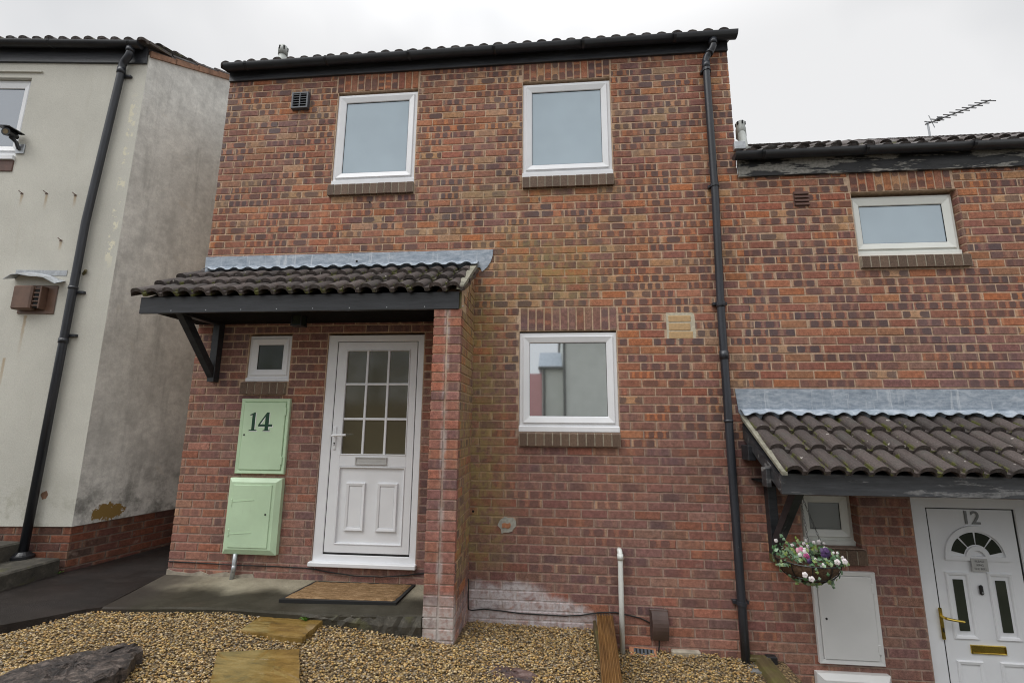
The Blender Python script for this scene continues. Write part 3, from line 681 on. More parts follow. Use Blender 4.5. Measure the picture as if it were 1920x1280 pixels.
# ------------------------------------------------------------------ roof tiles
def tile_profile(p, h, n=11):
    pts = []; rw = .76 * p
    for i in range(n): a = math.pi * i / (n - 1); pts.append((rw * (.5 - .5 * math.cos(a)), h * math.sin(a) ** .9))
    for i in range(1, 5): x = rw + (p + .006 - rw) * i / 4; pts.append((x, -.004 * math.sin(math.pi * i / 4)))
    return pts
TILES = {}
def tile_mesh(p, L, h, th=.030):
    key = (p, L, h)
    if key in TILES: return TILES[key]
    pr = tile_profile(p, h); n = len(pr); ms = []
    for v in range(4):
        rng = random.Random(v); mb = MB(); vs = []; at = []
        for (t, dz) in ((0, 0), (0, -th), (L, 0)):
            for (x, z) in pr: vs.append((x, t + rng.uniform(-.003, .003) * (t == 0), z + dz)); at.append((x / p, t / L, 1.0 if z < h * .35 else .0))
        fs = [(i, i + 1, 2 * n + i + 1, 2 * n + i) for i in range(n - 1)] + [(n + i, n + i + 1, i + 1, i) for i in range(n - 1)]
        o = len(vs)
        for t in (0, L):
            for (x, z) in pr: vs.append((x, t, z - th)); at.append((x / p, t / L, 0))
        fs += [(o + n + i, o + n + i + 1, o + i + 1, o + i) for i in range(n - 1)]
        fs += [(n, 0, 2 * n, o + n), (n - 1, 2 * n - 1, o + 2 * n - 1, 3 * n - 1)]
        mb.add(vs, fs, loc=at)
        me = bpy.data.meshes.new('roof_tile'); me.from_pydata(mb.v, [], mb.f)
        q = me.attributes.new('loc', 'FLOAT_VECTOR', 'POINT'); q.data.foreach_set('vector', np.array(at, dtype=np.float32).ravel())
        me.materials.append(M['roof_tile']); ms.append(me)
    TILES[key] = ms; return ms
def lay_tiles(parent, fr, s0, n, p, d0, z0, pitch, rows, gauge, L, h, r0=0):
    ms = tile_mesh(p, L, h); tl = math.atan2(.040, L)
    for r_ in range(r0, rows):
        for i in range(n):
            q = r_ * gauge; d = d0 + q * math.cos(pitch); z = z0 + q * math.sin(pitch) + .014
            o = bpy.data.objects.new('roof_tile', random.choice(ms))
            place(o, parent, fr.w(s0 + i * p + random.uniform(-.002, .002), d + random.uniform(-.004, .004), z + random.uniform(-.002, .002)))
            o.rotation_euler = (pitch - tl + random.uniform(-.012, .012), random.uniform(-.018, .018), fr.a + random.uniform(-.010, .010))
def roof_sheet(parent, fr, s0, n, p, d0, z0, pitch, rows, gauge, h, name='roof_covering'):
    """the tiles farther up the slope, joined"""
    pr = tile_profile(p, h, 7)[:-1]; mb = MB(); m = len(pr) * n + 1
    xs = [(s0 + i * p + x, z) for i in range(n) for (x, z) in pr] + [(s0 + n * p, 0)]
    vs = []; at = []
    for r_ in range(rows):
        for (t, dz) in ((0, .028), (gauge, .004)):
            q = r_ * gauge + t
            for (x, z) in xs: vs.append(fr.w(x, d0 + q * math.cos(pitch) - (z + dz) * math.sin(pitch), z0 + q * math.sin(pitch) + (z + dz) * math.cos(pitch))); at.append((0, 0, 1.0 if z < h * .35 else 0.))
    fs = [(j * m + i, j * m + i + 1, (j + 1) * m + i + 1, (j + 1) * m + i) for j in range(rows * 2 - 1) for i in range(m - 1)]
    mb.add(vs, fs, loc=at); return tag(mb.build(name, 'roof_tile', parent), kind='stuff')
def gutter(parent, fr, s0, s1, d, zt, r=.056, brackets=.9, name='gutter'):
    mb = MB(); n = 9; vs = []
    for s in (s0, s1):
        for rr in (r, r - .004):
            for i in range(n): t = math.pi + math.pi * i / (n - 1); vs.append(fr.w(s, d + rr * math.cos(t), zt + rr * math.sin(t)))
    fs = [(i, i + 1, 2 * n + i + 1, 2 * n + i) for i in range(n - 1)] + [(3 * n + i, 3 * n + i + 1, n + i + 1, n + i) for i in range(n - 1)]
    fs += [(n, 0, 2 * n, 3 * n), (n - 1, 2 * n - 1, 4 * n - 1, 3 * n - 1)]
    for k in (0, 2): fs.append(tuple(k * n + i for i in range(n)))
    mb.add(vs, fs); g = mb.build(name, 'black_plastic', parent, True)
    g.data.polygons.foreach_set('use_smooth', [len(p.vertices) == 4 for p in g.data.polygons])
    k = 0; s = s0 + .25
    while s < s1 - .1:
        q = MB(); vs = []
        for ss in (s - .012, s + .012):
            for rr in (r + .005, r - .001):
                for i in range(n): t = math.pi + math.pi * i / (n - 1); vs.append(fr.w(ss, d + rr * math.cos(t), zt + .004 + rr * math.sin(t)))
        fs = [(i, i + 1, 2 * n + i + 1, 2 * n + i) for i in range(n - 1)] + [(i, n + i, n + i + 1, i + 1) for i in range(n - 1)] + [(2 * n + i, 2 * n + i + 1, 3 * n + i + 1, 3 * n + i) for i in range(n - 1)]
        q.add(vs, fs); q.build('bracket', 'black_plastic', g); s += brackets
    return g
def pipe_run(parent, name, pts, r, mat, collars=(), lugs=(), n=14):
    mb = MB(); mb.tube(pts, r, n); p = mb.build(name, mat, parent, True)
    for f in p.data.polygons: f.use_smooth = len(f.vertices) == 4
    for (c, d, L) in collars:
        q = MB(); c = Vector(c); d = Vector(d).normalized() * L / 2; q.tube([c - d, c + d], r * 1.14, n); o = q.build('collar', mat, p, True)
        for f in o.data.polygons: f.use_smooth = len(f.vertices) == 4
    for (x, y, z, w) in lugs:
        q = MB(); q.tube([(x, y, z - .014), (x, y, z + .014)], r * 1.2, n); q.box(x - w, x + w, y + r * .3, y + r * 1.4, z - .014, z + .014, .003); q.build('bracket', mat, p)
    return p

# ------------------------------------------------------------------ brick house with the green meter boxes
ZREF = 5.009
H14 = thing('brick_house', 'taller red brick terraced house with a glazed white door and pale green meter boxes', 'house', (-.9, 0, 0))
YB = (1.042, 1.278, 2.146, 2.390)
def house14():
    s0, s1, z0, z1 = -3.530, 1.767, -.62, 5.10
    W1 = (-2.266, -1.393, 3.787, 4.859); W2 = (-.284, .602, 3.787, 4.859); W3 = (-.308, .584, 1.311, 2.234); WC = (-2.971, -2.535, 1.764, 2.234); DR = (-2.164, -1.213, .134, 2.234)
    holes = [W1, W2, W3, WC, DR]
    mb = MB(); wall_sheet(mb, F0, s0 + .004, s1 - .004, z0, z1, holes)
    mb.box(s0 + .006, s1 - .006, .16, 7.0, z0, z1)
    for q in ((s0 + .004, .006, .16), (s1 - .004, .006, .16)): mb.add([(q[0], q[1], z0), (q[0], q[2], z0), (q[0], q[2], z1), (q[0], q[1], z1)], [(0, 1, 2, 3)])
    wl = mb.build('wall', 'mortar', H14)
    brick_holes = [(*W1[:2], 3.659, 4.859), (W1[0] - .025, W1[1] + .012, 3.659, 3.787), (W1[0] - .02, W1[1] + .012, 4.859, 5.084), (*W2[:2], 3.659, 4.859), (W2[0] - .005, W2[1] + .008, 4.859, 5.084), (W2[0] - .005, W2[1] + .008, 3.659, 3.787),
             (*W3[:2], 1.184, 2.234), (W3[0], W3[1] + .015, 2.234, 2.459), (W3[0] , W3[1] + .005, 1.184, 1.311), (*WC[:2], 1.635, 2.234), (WC[0] - .03, WC[1] - .005, 1.635, 1.764), DR, YB]
    sp = courses(F0, s0, s1, z0, z1, ZREF, brick_holes, -3.53 + .05)
    def shown(s, z):
        if z > 5.06 or (z < -.27 and s < .4) or z < -.43: return False
        if s < -.56 and 2.25 < z < 3.04: return False
        if -.98 < s < -.70 and z < 2.6: return False
        if s < -.98 and z < -.01: return False
        if -3.0 < s < -2.47 and .2 < z < 1.6: return False
        return True
    lay(H14, F0, sp, 240, shown)
    lintel(H14, F0, W1[0] - .015, W1[1] + .005, 4.859, 12, 'hi'); lintel(H14, F0, W2[0], W2[1] + .003, 4.859, 12, 'hi'); lintel(H14, F0, W3[0] + .006, W3[1] + .010, 2.234, 12, 'lo')
    sill(H14, F0, W1[0] - .020, W1[1] + .008, 3.787, 3.662, 12, .03); sill(H14, F0, W2[0], W2[1] + .004, 3.787, 3.662, 12, .03)
    sill(H14, F0, W3[0] + .004, W3[1], 1.311, 1.190, 12, .03); sill(H14, F0, WC[0] - .025, WC[1] - .01, 1.764, 1.640, 6, .03)
    window(H14, F0, *W1[:3], 4.833, .018, 'glass_blind'); window(H14, F0, *W2[:3], 4.833, .018, 'glass_blind')
    window(H14, F0, *W3[:3], 2.217, .018, 'glass_clear', label='ground floor window with pale houses reflected in its pane'); window(H14, F0, *WC[:3], 2.214, .018, 'glass_dark', fw=.04, sw=.062, stub=.03, label='tiny window beside the front door')
    # filled-in opening: three cream bricks in pale mortar
    mb = MB(); mb.prism([(YB[0] - .008, YB[2] - .006), (YB[1] + .012, YB[2] - .004), (YB[1] + .014, YB[3] - .03), (YB[1] - .02, YB[3] + .008), (YB[0] - .006, YB[3] + .004)][::-1], .001, .05, 'y')
    p = mb.build('mortar_patch', 'pale_mortar', H14, False)
    for i, (h, a) in enumerate(((.066, .0), (.066, .006), (.058, .004))):
        mb = MB(); z = YB[2] + .036 + i * .076; mb.box(YB[0] + .012, YB[1] - .014 - a * 3, -.003, .03, z - h / 2, z + h / 2, .004); mb.build('brick', 'cream_brick', p)
    # roughly mortared hole low on the wall
    mb = MB(); rng = random.Random(5); pl = [(-.412 + (.078 + rng.uniform(-.022, .022)) * math.cos(t), .508 + (.070 + rng.uniform(-.020, .020)) * math.sin(t)) for t in [6.283 * i / 14 for i in range(14)]]
    mb.prism(pl[::-1], -.006, .02); p = mb.build('mortar_patch', 'grey_mortar', H14)
    mb = MB(); mb.prism([(-.452, .49), (-.452, .525), (-.43, .532), (-.40, .526), (-.385, .534), (-.375, .52), (-.378, .494), (-.40, .486), (-.425, .492)], -.010, .0); mb.build('brick', 'terracotta', p)
    for (x, z) in ((-1.84, 3.58), (-.71, .62)):
        mb = MB(); mb.tube([(x, -.001, z), (x, .01, z)], .011, 8); mb.build('drill_hole', 'dark_hole', H14)
    # eaves
    mb = MB(); mb.box(s0 + .002, s1, -.024, .004, 5.062, 5.225, .003); mb.build('fascia_board', 'fascia_black', H14)
    g = gutter(H14, F0, s0 + .012, s1 + .062, -.092, 5.185)
    roof_sheet(H14, F0, s0 - .04, 36, .149, .13, 5.298, R(25), 13, .27, .042)
    lay_tiles(H14, F0, s0 - .04, 36, .149, -.115, 5.176, R(25), 1, .27, .34, .042)
    mb = MB(); mb.tube([(-3.30, .5, 5.4), (-3.30, .5, 5.84)], .048, 14); mb.tube([(-3.30, .5, 5.84), (-3.30, .5, 5.92), (-3.30, .5, 5.965), (-3.30, .5, 5.985)], [.055, .055, .045, .02], 14)
    vp = mb.build('vent_pipe', 'grey_pvc', H14, True)
    for i in range(6):
        q = MB(); t = i * 1.047 + .2; q.box(-3.30 + .050 * math.cos(t) - .008, -3.30 + .050 * math.cos(t) + .008, .5 + .050 * math.sin(t) - .008, .5 + .050 * math.sin(t) + .008, 5.895, 5.945); q.build('slot', 'dark_hole', vp)
    # downpipe
    pts = [(1.600, -.092, 5.14), (1.600, -.092, 5.06), (1.588, -.085, 5.03), (1.545, -.06, 4.97), (1.535, -.05, 4.94), (1.535, -.048, 4.86), (1.53, -.048, 3.5), (1.505, -.048, 2.4), (1.500, -.048, 1.4), (1.497, -.048, 0), (1.497, -.048, -.46)]
    pipe_run(H14, 'downpipe', pts, .034, 'pipe_black', [((1.600, -.092, 5.10), (0, 0, 1), .05), ((1.567, -.072, 5.0), (.5, .2, 1), .04), ((1.535, -.048, 4.88), (0, 0, 1), .07), ((1.503, -.048, 1.99), (0, 0, 1), .075), ((1.506, -.048, 2.44), (0, 0, 1), .03), ((1.498, -.048, 1.42), (0, 0, 1), .02)],
             [(1.535, -.048, 4.83, .05), (1.506, -.048, 2.46, .062), (1.497, -.048, -.02, .062), (1.53, -.048, 3.6, .05)])
    # ventilator
    v = MB(); ring(v, F0, -2.764, -2.578, 4.672, 4.862, .02, -.045, .0, .003); vo = v.build('vent_cover', 'vent_grey', H14); q = MB(); q.box(-2.76, -2.582, -.006, -.003, 4.676, 4.858); q.build('backing', 'dark_hole', vo)
    for i in range(6): q = MB(); z = 4.688 + i * .0285; q.prism([(-.040, z), (-.040, z + .006), (-.012, z + .020), (-.012, z + .014)], -2.745, -2.597, 'x'); q.build('slat', 'vent_grey', vo)
    q = MB(); q.box(-2.676, -2.666, -.043, -.02, 4.69, 4.845); q.build('bar', 'vent_grey', vo)
    # door
    a, b, c, d = DR[0], DR[1], .158, 2.212; f = MB(); ring(f, F0, a, b, c, d, (.093, .062, .06, .062), .012, .085, .005, .004); dr = f.build('door', 'white_upvc', H14); tag(dr, 'white front door with nine small panes and two moulded panels')
    q = MB(); q.box(a - .012, b + .014, -.045, .06, .128, .166, .006); q.build('threshold', 'white_upvc', dr)
    A, B, C, D = a + .098, b - .068, .235, d - .066
    q = MB(); gl = (-1.975, -1.349, 1.088, 2.066)
    ring(q, F0, A, B, C, D, (gl[0] - A, B - gl[1], .305 - C, D - gl[3]), .020, .07, .004); q.box(gl[0] - .001, gl[1] + .001, .0205, .07, .985, gl[2]); q.build('leaf', 'white_upvc', dr)
    q = MB(); ring(q, F0, A - .008, B + .008, C - .016, D + .006, (.006, .006, .014, .005), .022, .06, .001); q.build('gasket', 'rubber', dr)
    q = MB(); q.box(gl[0], gl[1], .036, .06, C, .985); ring(q, F0, gl[0] - .001, gl[1] + .001, .305, .983, .012, .014, .04, .004)
    q.build('lower_panel', 'white_upvc', dr)
    for (u0, u1) in ((-1.895, -1.715), (-1.602, -1.412)): q = MB(); panel_mould(q, F0, u0, u1, .422, .838, .036, .030, .020); q.box(u0 + .030, u1 - .030, .026, .038, .452, .808, .004); q.build('moulded_panel', 'white_upvc', dr)
    q = MB(); ring(q, F0, gl[0] - .002, gl[1] + .002, gl[2] - .002, gl[3] + .002, .010, .014, .04, .003); q.build('bead', 'white_upvc', dr)
    w, h = (gl[1] - gl[0]) / 3, (gl[3] - gl[2]) / 3
    for i in range(3):
        for j in range(3): q = MB(); q.box(gl[0] + i * w + .004, gl[0] + (i + 1) * w - .004, .034, .05, gl[2] + j * h + .004, gl[2] + (j + 1) * h - .004); q.build('pane', 'glass_obscure', dr)
    for i in (1, 2):
        q = MB(); q.box(gl[0] + i * w - .011, gl[0] + i * w + .011, .022, .052, gl[2], gl[3], .004); q.build('glazing_bar', 'white_upvc', dr)
        q = MB(); q.box(gl[0], gl[1], .0235, .052, gl[2] + i * h - .011, gl[2] + i * h + .011, .004); q.build('glazing_bar', 'white_upvc', dr)
    q = MB(); ring(q, F0, -1.822, -1.522, 1.000, 1.070, .013, .006, .03, .003); q.box(-1.812, -1.532, .012, .03, 1.010, 1.060, .003); q.build('letterbox', 'sign_metal', dr)
    q = MB(); q.box(-2.047, -2.019, .008, .024, 1.130, 1.345, .010); q.tube([(-2.033, .01, 1.262), (-2.033, -.045, 1.262)], .010, 8); q.tube([(-2.033, -.045, 1.262), (-1.99, -.05, 1.265), (-1.90, -.048, 1.268)], [.011, .011, .009], 8); hd = q.build('handle', 'white_upvc', dr)
    q = MB(); q.tube([(-2.033, .0065, 1.192), (-2.033, .012, 1.192)], .008, 8); q.box(-2.036, -2.030, .0062, .012, 1.168, 1.190); q.build('keyhole', 'black_metal', hd)
    # render skim at the foot of the wall by the path
    mb = MB(); rng = random.Random(9); up = [(-3.528, .052)] + [(x, .034 + rng.uniform(-.016, .016)) for x in np.linspace(-3.45, -2.7, 10)] + [(-2.66, -.02)]
    mb.prism([(-3.528, -.02)] + up, -.007, .004); mb.build('plinth_skim', 'concrete_skim', H14)
house14()

# ------------------------------------------------------------------ brick house with the white meter boxes
H12 = thing('brick_house', 'lower red brick terraced house at the right with a white fanlight door', 'house', (4.4, 0, -1.3))
def house12():
    s0, s1, z0, z1 = 1.767, 7.06, -1.40, 3.74
    W = (2.755, 3.660, 2.890, 3.509); WC = (2.045, 2.495, .405, .834); DR = (2.905, 3.862, -1.27, .834)
    fr = F0; holes = [W, WC, DR]
    mb = MB(); wall_sheet(mb, fr, s0 - .003, s1, z0, z1, holes, .0045, .2); mb.box(s0 + .01, s1, .21, 6.5, z0, z1); mb.build('wall', 'mortar', H12)
    bh = [(*W[:2], 2.759, 3.509), (W[0] , W[1] + .004, 2.759, 2.89), (W[0] - .01, W[1] - .02, 3.509, 3.734), (*WC[:2], .28, .834), (WC[0], WC[1] + .02, .28, .405), DR]
    sp = courses(fr, s0, s1, z0, z1, ZREF, bh, -3.53 + .05)
    def shown(s, z):
        if z > 3.68 or s > 4.05: return False
        if .88 < z < 1.70 and s > 1.6: return False
        if 2.05 < s < 2.57 and z < .25: return False
        return z > -.62
    lay(H12, fr, sp, 240, shown)
    # brick returns of the opening at the right of the upper window
    lintel(H12, fr, W[0], W[1] - .03, 3.509, 12, 'hi')
    sill(H12, fr, W[0], W[1] + .002, 2.890, 2.770, 12, .06, .03); sill(H12, fr, WC[0], WC[1] + .012, .405, .285, 6, .11, .03)
    window(H12, fr, W[0], W[1] - .012, 2.890, 3.480, .055, 'glass_blind', 'cream_upvc', .040, .062, .045)
    window(H12, fr, WC[0] + .02, WC[1], .405, .832, .10, 'glass_frosted', 'cream_upvc', .04, .062, .035)
    for (wn_, d_) in ((W, .055), (WC, .10)):
        for (s, z, w, h) in courses(F0, 0, 1, wn_[2], wn_[3], ZREF, [], -40, 80.0): brick_object(H12, Frame(wn_[1] - .004, 0, -90), -d_ / 2 - .005, z, d_ + .006, h, .03, 'lo')
    mb = MB(); mb.box(s0 + .0015, s1, -.026, .004, 3.692, 3.955, .003); mb.build('fascia_board', 'fascia_peeling', H12)
    gutter(H12, fr, s0 - .055, s1, -.090, 3.885)
    lay_tiles(H12, fr, s0 + .03, 35, .149, -.11, 3.872, R(32.6), 1, .27, .34, .038); roof_sheet(H12, fr, s0 + .03, 35, .149, .118, 4.024, R(32.6), 13, .27, .040)
    # clay ventilator
    q = MB(); q.box(2.247, 2.383, -.004, .01, 1.987 + 1.4, 2.132 + 1.4, .004); v = q.build('vent_cover', 'vent_brown', H12)
    for i in range(4): q = MB(); z = 3.392 + i * .036; q.prism([(-.020, z), (-.020, z + .010), (-.005, z + .033), (-.005, z)], 2.252, 2.378, 'x'); q.build('slat', 'vent_brown', v)
    # soil pipe beside the taller house
    q = MB(); q.tube([(1.868, -.02, 3.96), (1.868, .05, 4.02), (1.875, .1, 4.25)], .040, 14); q.tube([(1.875, .1, 4.18), (1.876, .102, 4.27), (1.877, .103, 4.30), (1.878, .103, 4.345), (1.878, .103, 4.36)], [.047, .047, .041, .041, .02], 14); vp = q.build('vent_pipe', 'grey_pvc', H12, True)
    q = MB(); q.box(1.742, 1.845, -.05, .0, 3.965, 4.05, .006); q.build('clip', 'galvanised', vp)
    for i in range(6): q = MB(); t = i * 1.047 - 1.5; q.box(1.878 + .040 * math.cos(t) - .006, 1.878 + .040 * math.cos(t) + .006, .103 + .040 * math.sin(t) - .006, .103 + .040 * math.sin(t) + .006, 4.308, 4.342); q.build('slot', 'dark_hole', vp)
    # door with fanlight
    a, b, c, d = DR[0] + .004, DR[1], -1.25, .824; Y = .055; f = MB(); ring(f, fr, a, b, c, d, (.145, .145, .06, .098), Y - .01, Y + .07, .006, .012); dr = f.build('door', 'white_upvc', H12); tag(dr, 'white front door with a half-round fanlight and brass handle')
    A, B = 3.0565, 3.702; cx = 3.385
    q = MB(); q.box(A, B, Y + .004, Y + .05, -1.19, .722, .003); q.build('leaf', 'white_upvc', dr)
    q = MB(); ring(q, fr, A - .004, B + .010, -1.2, .728, (.004, .010, .006, .006), Y + .003, Y + .04, .001); q.build('gasket', 'rubber', dr)
    L0 = Y + .004; z0f = .352
    def arc(r0, r1, t0, t1, n=9): return [(cx + r1 * math.cos(t), z0f + .0 + r1 * math.sin(t)) for t in np.linspace(t0, t1, n)] + [(cx + r0 * math.cos(t), z0f + r0 * math.sin(t)) for t in np.linspace(t1, t0, n)]
    q = MB(); q.prism(arc(.205, .243, 0, math.pi, 17), L0 - .016, L0 + .002); q.prism(arc(.055, .088, 0, math.pi, 13), L0 - .015, L0 + .002); q.box(cx - .245, cx + .245, L0 - .0165, L0 + .002, z0f - .022, z0f + .012); q.prism(arc(.088, .205, 0, math.pi, 17), L0 - .004, L0 + .001); fl = q.build('fanlight', 'white_upvc', dr)
    for i in range(4):
        t0 = .20 + i * (math.pi - .40) / 4 + .045; t1 = .20 + (i + 1) * (math.pi - .40) / 4 - .045
        q = MB(); q.prism(arc(.100, .192, t0, t1), L0 - .008, L0 - .003); q.build('pane', 'glass_dark', fl)
    for (u0, u1, g0, g1) in ((3.125, 3.305, 3.178, 3.250), (3.435, 3.615, 3.490, 3.562)):
        q = MB(); panel_mould(q, fr, u0, u1, -.250, .240, L0, .026, .014); q.build('moulded_panel', 'white_upvc', dr)
        q = MB(); q.box(g0, g1, L0 - .006, L0 + .004, -.192, .184); q.build('pane', 'glass_dark', dr)
    for (u0, u1) in ((3.118, 3.308), (3.428, 3.618)): q = MB(); panel_mould(q, fr, u0, u1, -1.05, -.405, L0, .028, .014); q.build('moulded_panel', 'white_upvc', dr)
    q = MB(); q.box(3.025, 3.052, Y - .022, Y - .012, -.255, -.025, .006); q.tube([(3.038, Y - .015, -.085), (3.038, Y - .065, -.085)], .010, 8); q.tube([(3.038, Y - .065, -.085), (3.08, Y - .07, -.092), (3.165, Y - .068, -.104)], [.011, .010, .009], 8); hd = q.build('handle', 'brass', dr)
    q = MB(); q.box(3.033, 3.045, Y - .024, Y - .02, -.20, -.17); q.build('keyhole', 'black_metal', hd)
    q = MB(); ring(q, fr, 3.235, 3.487, -.352, -.290, .010, L0 - .012, L0, .003); q.box(3.245, 3.477, L0 - .006, L0, -.342, -.300, .002); q.build('letterbox', 'brass', dr)
    q = MB(); q.box(3.357, 3.387, L0 - .022, L0, .075, .150, .010); dbell = q.build('doorbell', 'black_plastic', dr); q = MB(); q.box(3.364, 3.380, L0 - .026, L0 - .02, .088, .104, .004); q.build('button', 'digit_grey', dbell)
    text_mesh('12', .105, cx - .003, L0 - .004, .652, 'digit_grey', 'number', dr, bold=.0016, depth=.003)
    q = MB(); q.box(3.322, 3.442, L0 - .022, L0 - .017, .252, .350, .001); sg = q.build('sign', 'sign_metal', dr)
    for i, t in enumerate(('PLEASE', 'RING', 'THE BELL')): text_mesh(t, .0165, 3.382, L0 - .0228, .328 - i * .028, 'print_dark', 'lettering', sg, depth=.0004)
    return dr
def text_mesh(t, size, x, y, zc, mat, name, parent, bold=0.0, depth=.001):
    cu = bpy.data.curves.new('text', 'FONT'); cu.body = t; cu.size = size * 1.38; cu.align_x = 'CENTER'; cu.align_y = 'CENTER'; cu.extrude = depth; cu.offset = bold; cu.resolution_u = 4
    to = bpy.data.objects.new('text', cu); COL.objects.link(to); bpy.context.view_layer.update()
    me = bpy.data.meshes.new_from_object(to.evaluated_get(bpy.context.evaluated_depsgraph_get())); bpy.data.objects.remove(to); bpy.data.curves.remove(cu)
    me.transform(Matrix.Translation((x, y, zc)) @ Matrix.Rotation(R(90), 4, 'X')); me.name = name
    me.materials.clear(); me.materials.append(M[mat]); o = bpy.data.objects.new(name, me); place(o, parent); return o
house12()

# ------------------------------------------------------------------ rendered house at the left
K = (-4.634, .073)
FF, FS = Frame(*K, 5.5), Frame(*K, 77)
HL = thing('rendered_house', 'cream rendered house at the left end with a stained grey gable', 'house', (-5.6, 2, 0))
def house_left():
    zt, zp, L, S = 5.44, .372, 4.0, 4.3; sl = math.tan(R(26))
    win = (-2.35, -1.300, 4.265, 5.245)
    mb = MB(); h = win
    wall_sheet(mb, FF, -L, 0, zp, zt + .12, [h], 0, .15); wf = mb.build('wall', 'render_front', HL)
    mb = MB(); top = lambda s: zt + .11 + s * sl
    mb.add([FS.w(0, 0, zp), FS.w(S, 0, zp), FS.w(S, 0, top(S)), FS.w(0, 0, top(0))], [(0, 1, 2, 3)])
    mb.add([FS.w(0, .012, zp), FS.w(S, .012, zp), FS.w(S, 0, zp), FS.w(0, 0, zp)], [(0, 1, 2, 3)]); mb.build('gable_wall', 'render_side', HL)
    mb = MB(); mb.add([FF.w(-L, 0, zp), FF.w(0, 0, zp), FF.w(-.012, .014, zp), FF.w(-L, .014, zp)], [(0, 1, 2, 3)]); mb.build('drip_edge', 'render_front', HL)
    # brick plinth
    P1, P2 = Frame(*FF.w(0, .012, 0)[:2], 5.5), Frame(*FF.w(-.012, .010, 0)[:2], 77)
    mb = MB(); wall_sheet(mb, P1, -L, -.014, -.3, zp, []); wall_sheet(mb, P2, .002, S, -.3, zp, []); pl = mb.build('plinth', 'dark_mortar', HL)
    for fr, a, b, ph in ((P1, -1.9, -.010, .02), (P2, 0.0, 3.4, .0)):
        for (s, z, w, h_) in courses(fr, a, b, -.12, zp - .002, zp - .003, [], ph): brick_object(pl, fr, s, z, w, h_, .03, 'plinth')
    # eaves
    mb = MB(); mb.box(-L, -.012, -.024, .002, zt - .006, zt + .2, .003, FF); mb.build('fascia_board', 'fascia_black', HL)
    gutter(HL, FF, -L, -.045, -.090, 5.625)
    lay_tiles(HL, FF, -3.95, 27, .149, -.115, 5.630, R(26), 1, .27, .34, .042)
    roof_sheet(HL, FF, -3.95, 27, .149, .13, 5.752, R(26), 14, .27, .042)
    # verge along the gable: undercloak, mortar and tile edges
    for i in range(15):
        a, b = i * .27, i * .27 + .285; q = MB(); t0, t1 = top(a) - .02, top(b) - .02
        q.prism([(a, t0 + .0), (b, t1 + .0), (b, t1 + .062), (a, t0 + .078)], -.022, .06, 'y', FS); q.build('verge', 'verge_tile', HL)
        q = MB(); q.tube([FS.w(a - .02, .03, t0 + .092), FS.w(b, .03, t1 + .074)], .034, 8); q.build('verge_tile', 'roof_tile', HL)
    # window with its slab-like hood and sill
    window(HL, FF, win[0], win[1] - .006, win[2], win[3] - .004, .045, 'glass_dim', 'white_upvc', .05, .066, .04)
    mb = MB(); mb.box(-2.5, win[1] + .115, -.020, .04, win[3] + .062, win[3] + .082, .003, FF); mb.build('window_hood', 'render_front', HL)
    mb = MB(); mb.box(-2.4, win[1] + .004, -.03, .03, win[2] - .056, win[2] - .006, .004, FF); mb.build('sill', 'white_upvc', HL)
    mb = MB(); mb.box(-2.4, win[1] + .002, -.012, .03, win[2] - .19, win[2] - .06, .004, FF); mb.build('sill_course', 'vent_brown', HL)
    # downpipe with swan neck
    g = lambda s, d, z: FF.w(s, d, z)
    pts = [g(-.150, -.09, 5.585), g(-.150, -.09, 5.50), g(-.165, -.085, 5.465), g(-.225, -.062, 5.415), g(-.243, -.055, 5.38), g(-.246, -.052, 5.25), g(-.345, -.050, 3.47), g(-.352, -.05, 2.2), g(-.372, -.05, .16)]
    dp = pipe_run(HL, 'downpipe', pts, .036, 'pipe_black', [(g(-.150, -.09, 5.54), (0, 0, 1), .05), (g(-.246, -.052, 5.30), (0, 0, 1), .07), (g(-.35, -.05, 2.74), (0, 0, 1), .03), (g(-.353, -.05, 2.18), (0, 0, 1), .05)], [])
    for (s, z) in ((-.248, 5.26), (-.35, 2.70), (-.354, 2.24)):
        q = MB(); q.box(s - .025, s + .095, -.034, .002, z - .014, z + .014, .004, FF); q.build('bracket', 'pipe_black', dp)
    q = MB(); x, y, _ = g(-.372, -.052, 0); q.tube([(x, y, .098), (x, y, .125), (x, y, .135), (x, y, .16)], [.088, .088, .07, .045], 18); q.build('shoe', 'black_plastic', dp)
    # old fixings in the wall: rusty nails, a broken wooden plug
    for (s, z) in ((-1.138, 3.823), (-.871, 3.826), (-.555, 3.81), (-.618, 3.285)):
        q = MB(); q.tube([g(s - .012, -.03, z + .014), g(s, -.02, z), g(s + .004, .004, z - .004)], .0045, 6); q.box(s - .016, s + .012, -.006, .001, z - .014, z - .002, 0, FF); q.build('nail', 'brown_flue', HL)
    q = MB(); q.tube([g(-.318, .0, 2.905), g(-.27, -.03, 2.94)], .014, 7); q.build('wooden_plug', 'mossy_timber', HL)
    q = MB(); rng = random.Random(3); q.prism([(-.315 + .034 * math.cos(t) * rng.uniform(.7, 1.1), .66 + .045 * math.sin(t) * rng.uniform(.7, 1.1)) for t in np.linspace(6.0, 0, 11)], -.003, .0, 'y', FF); q.build('flaked_patch', 'verge_tile', HL)
house_left()
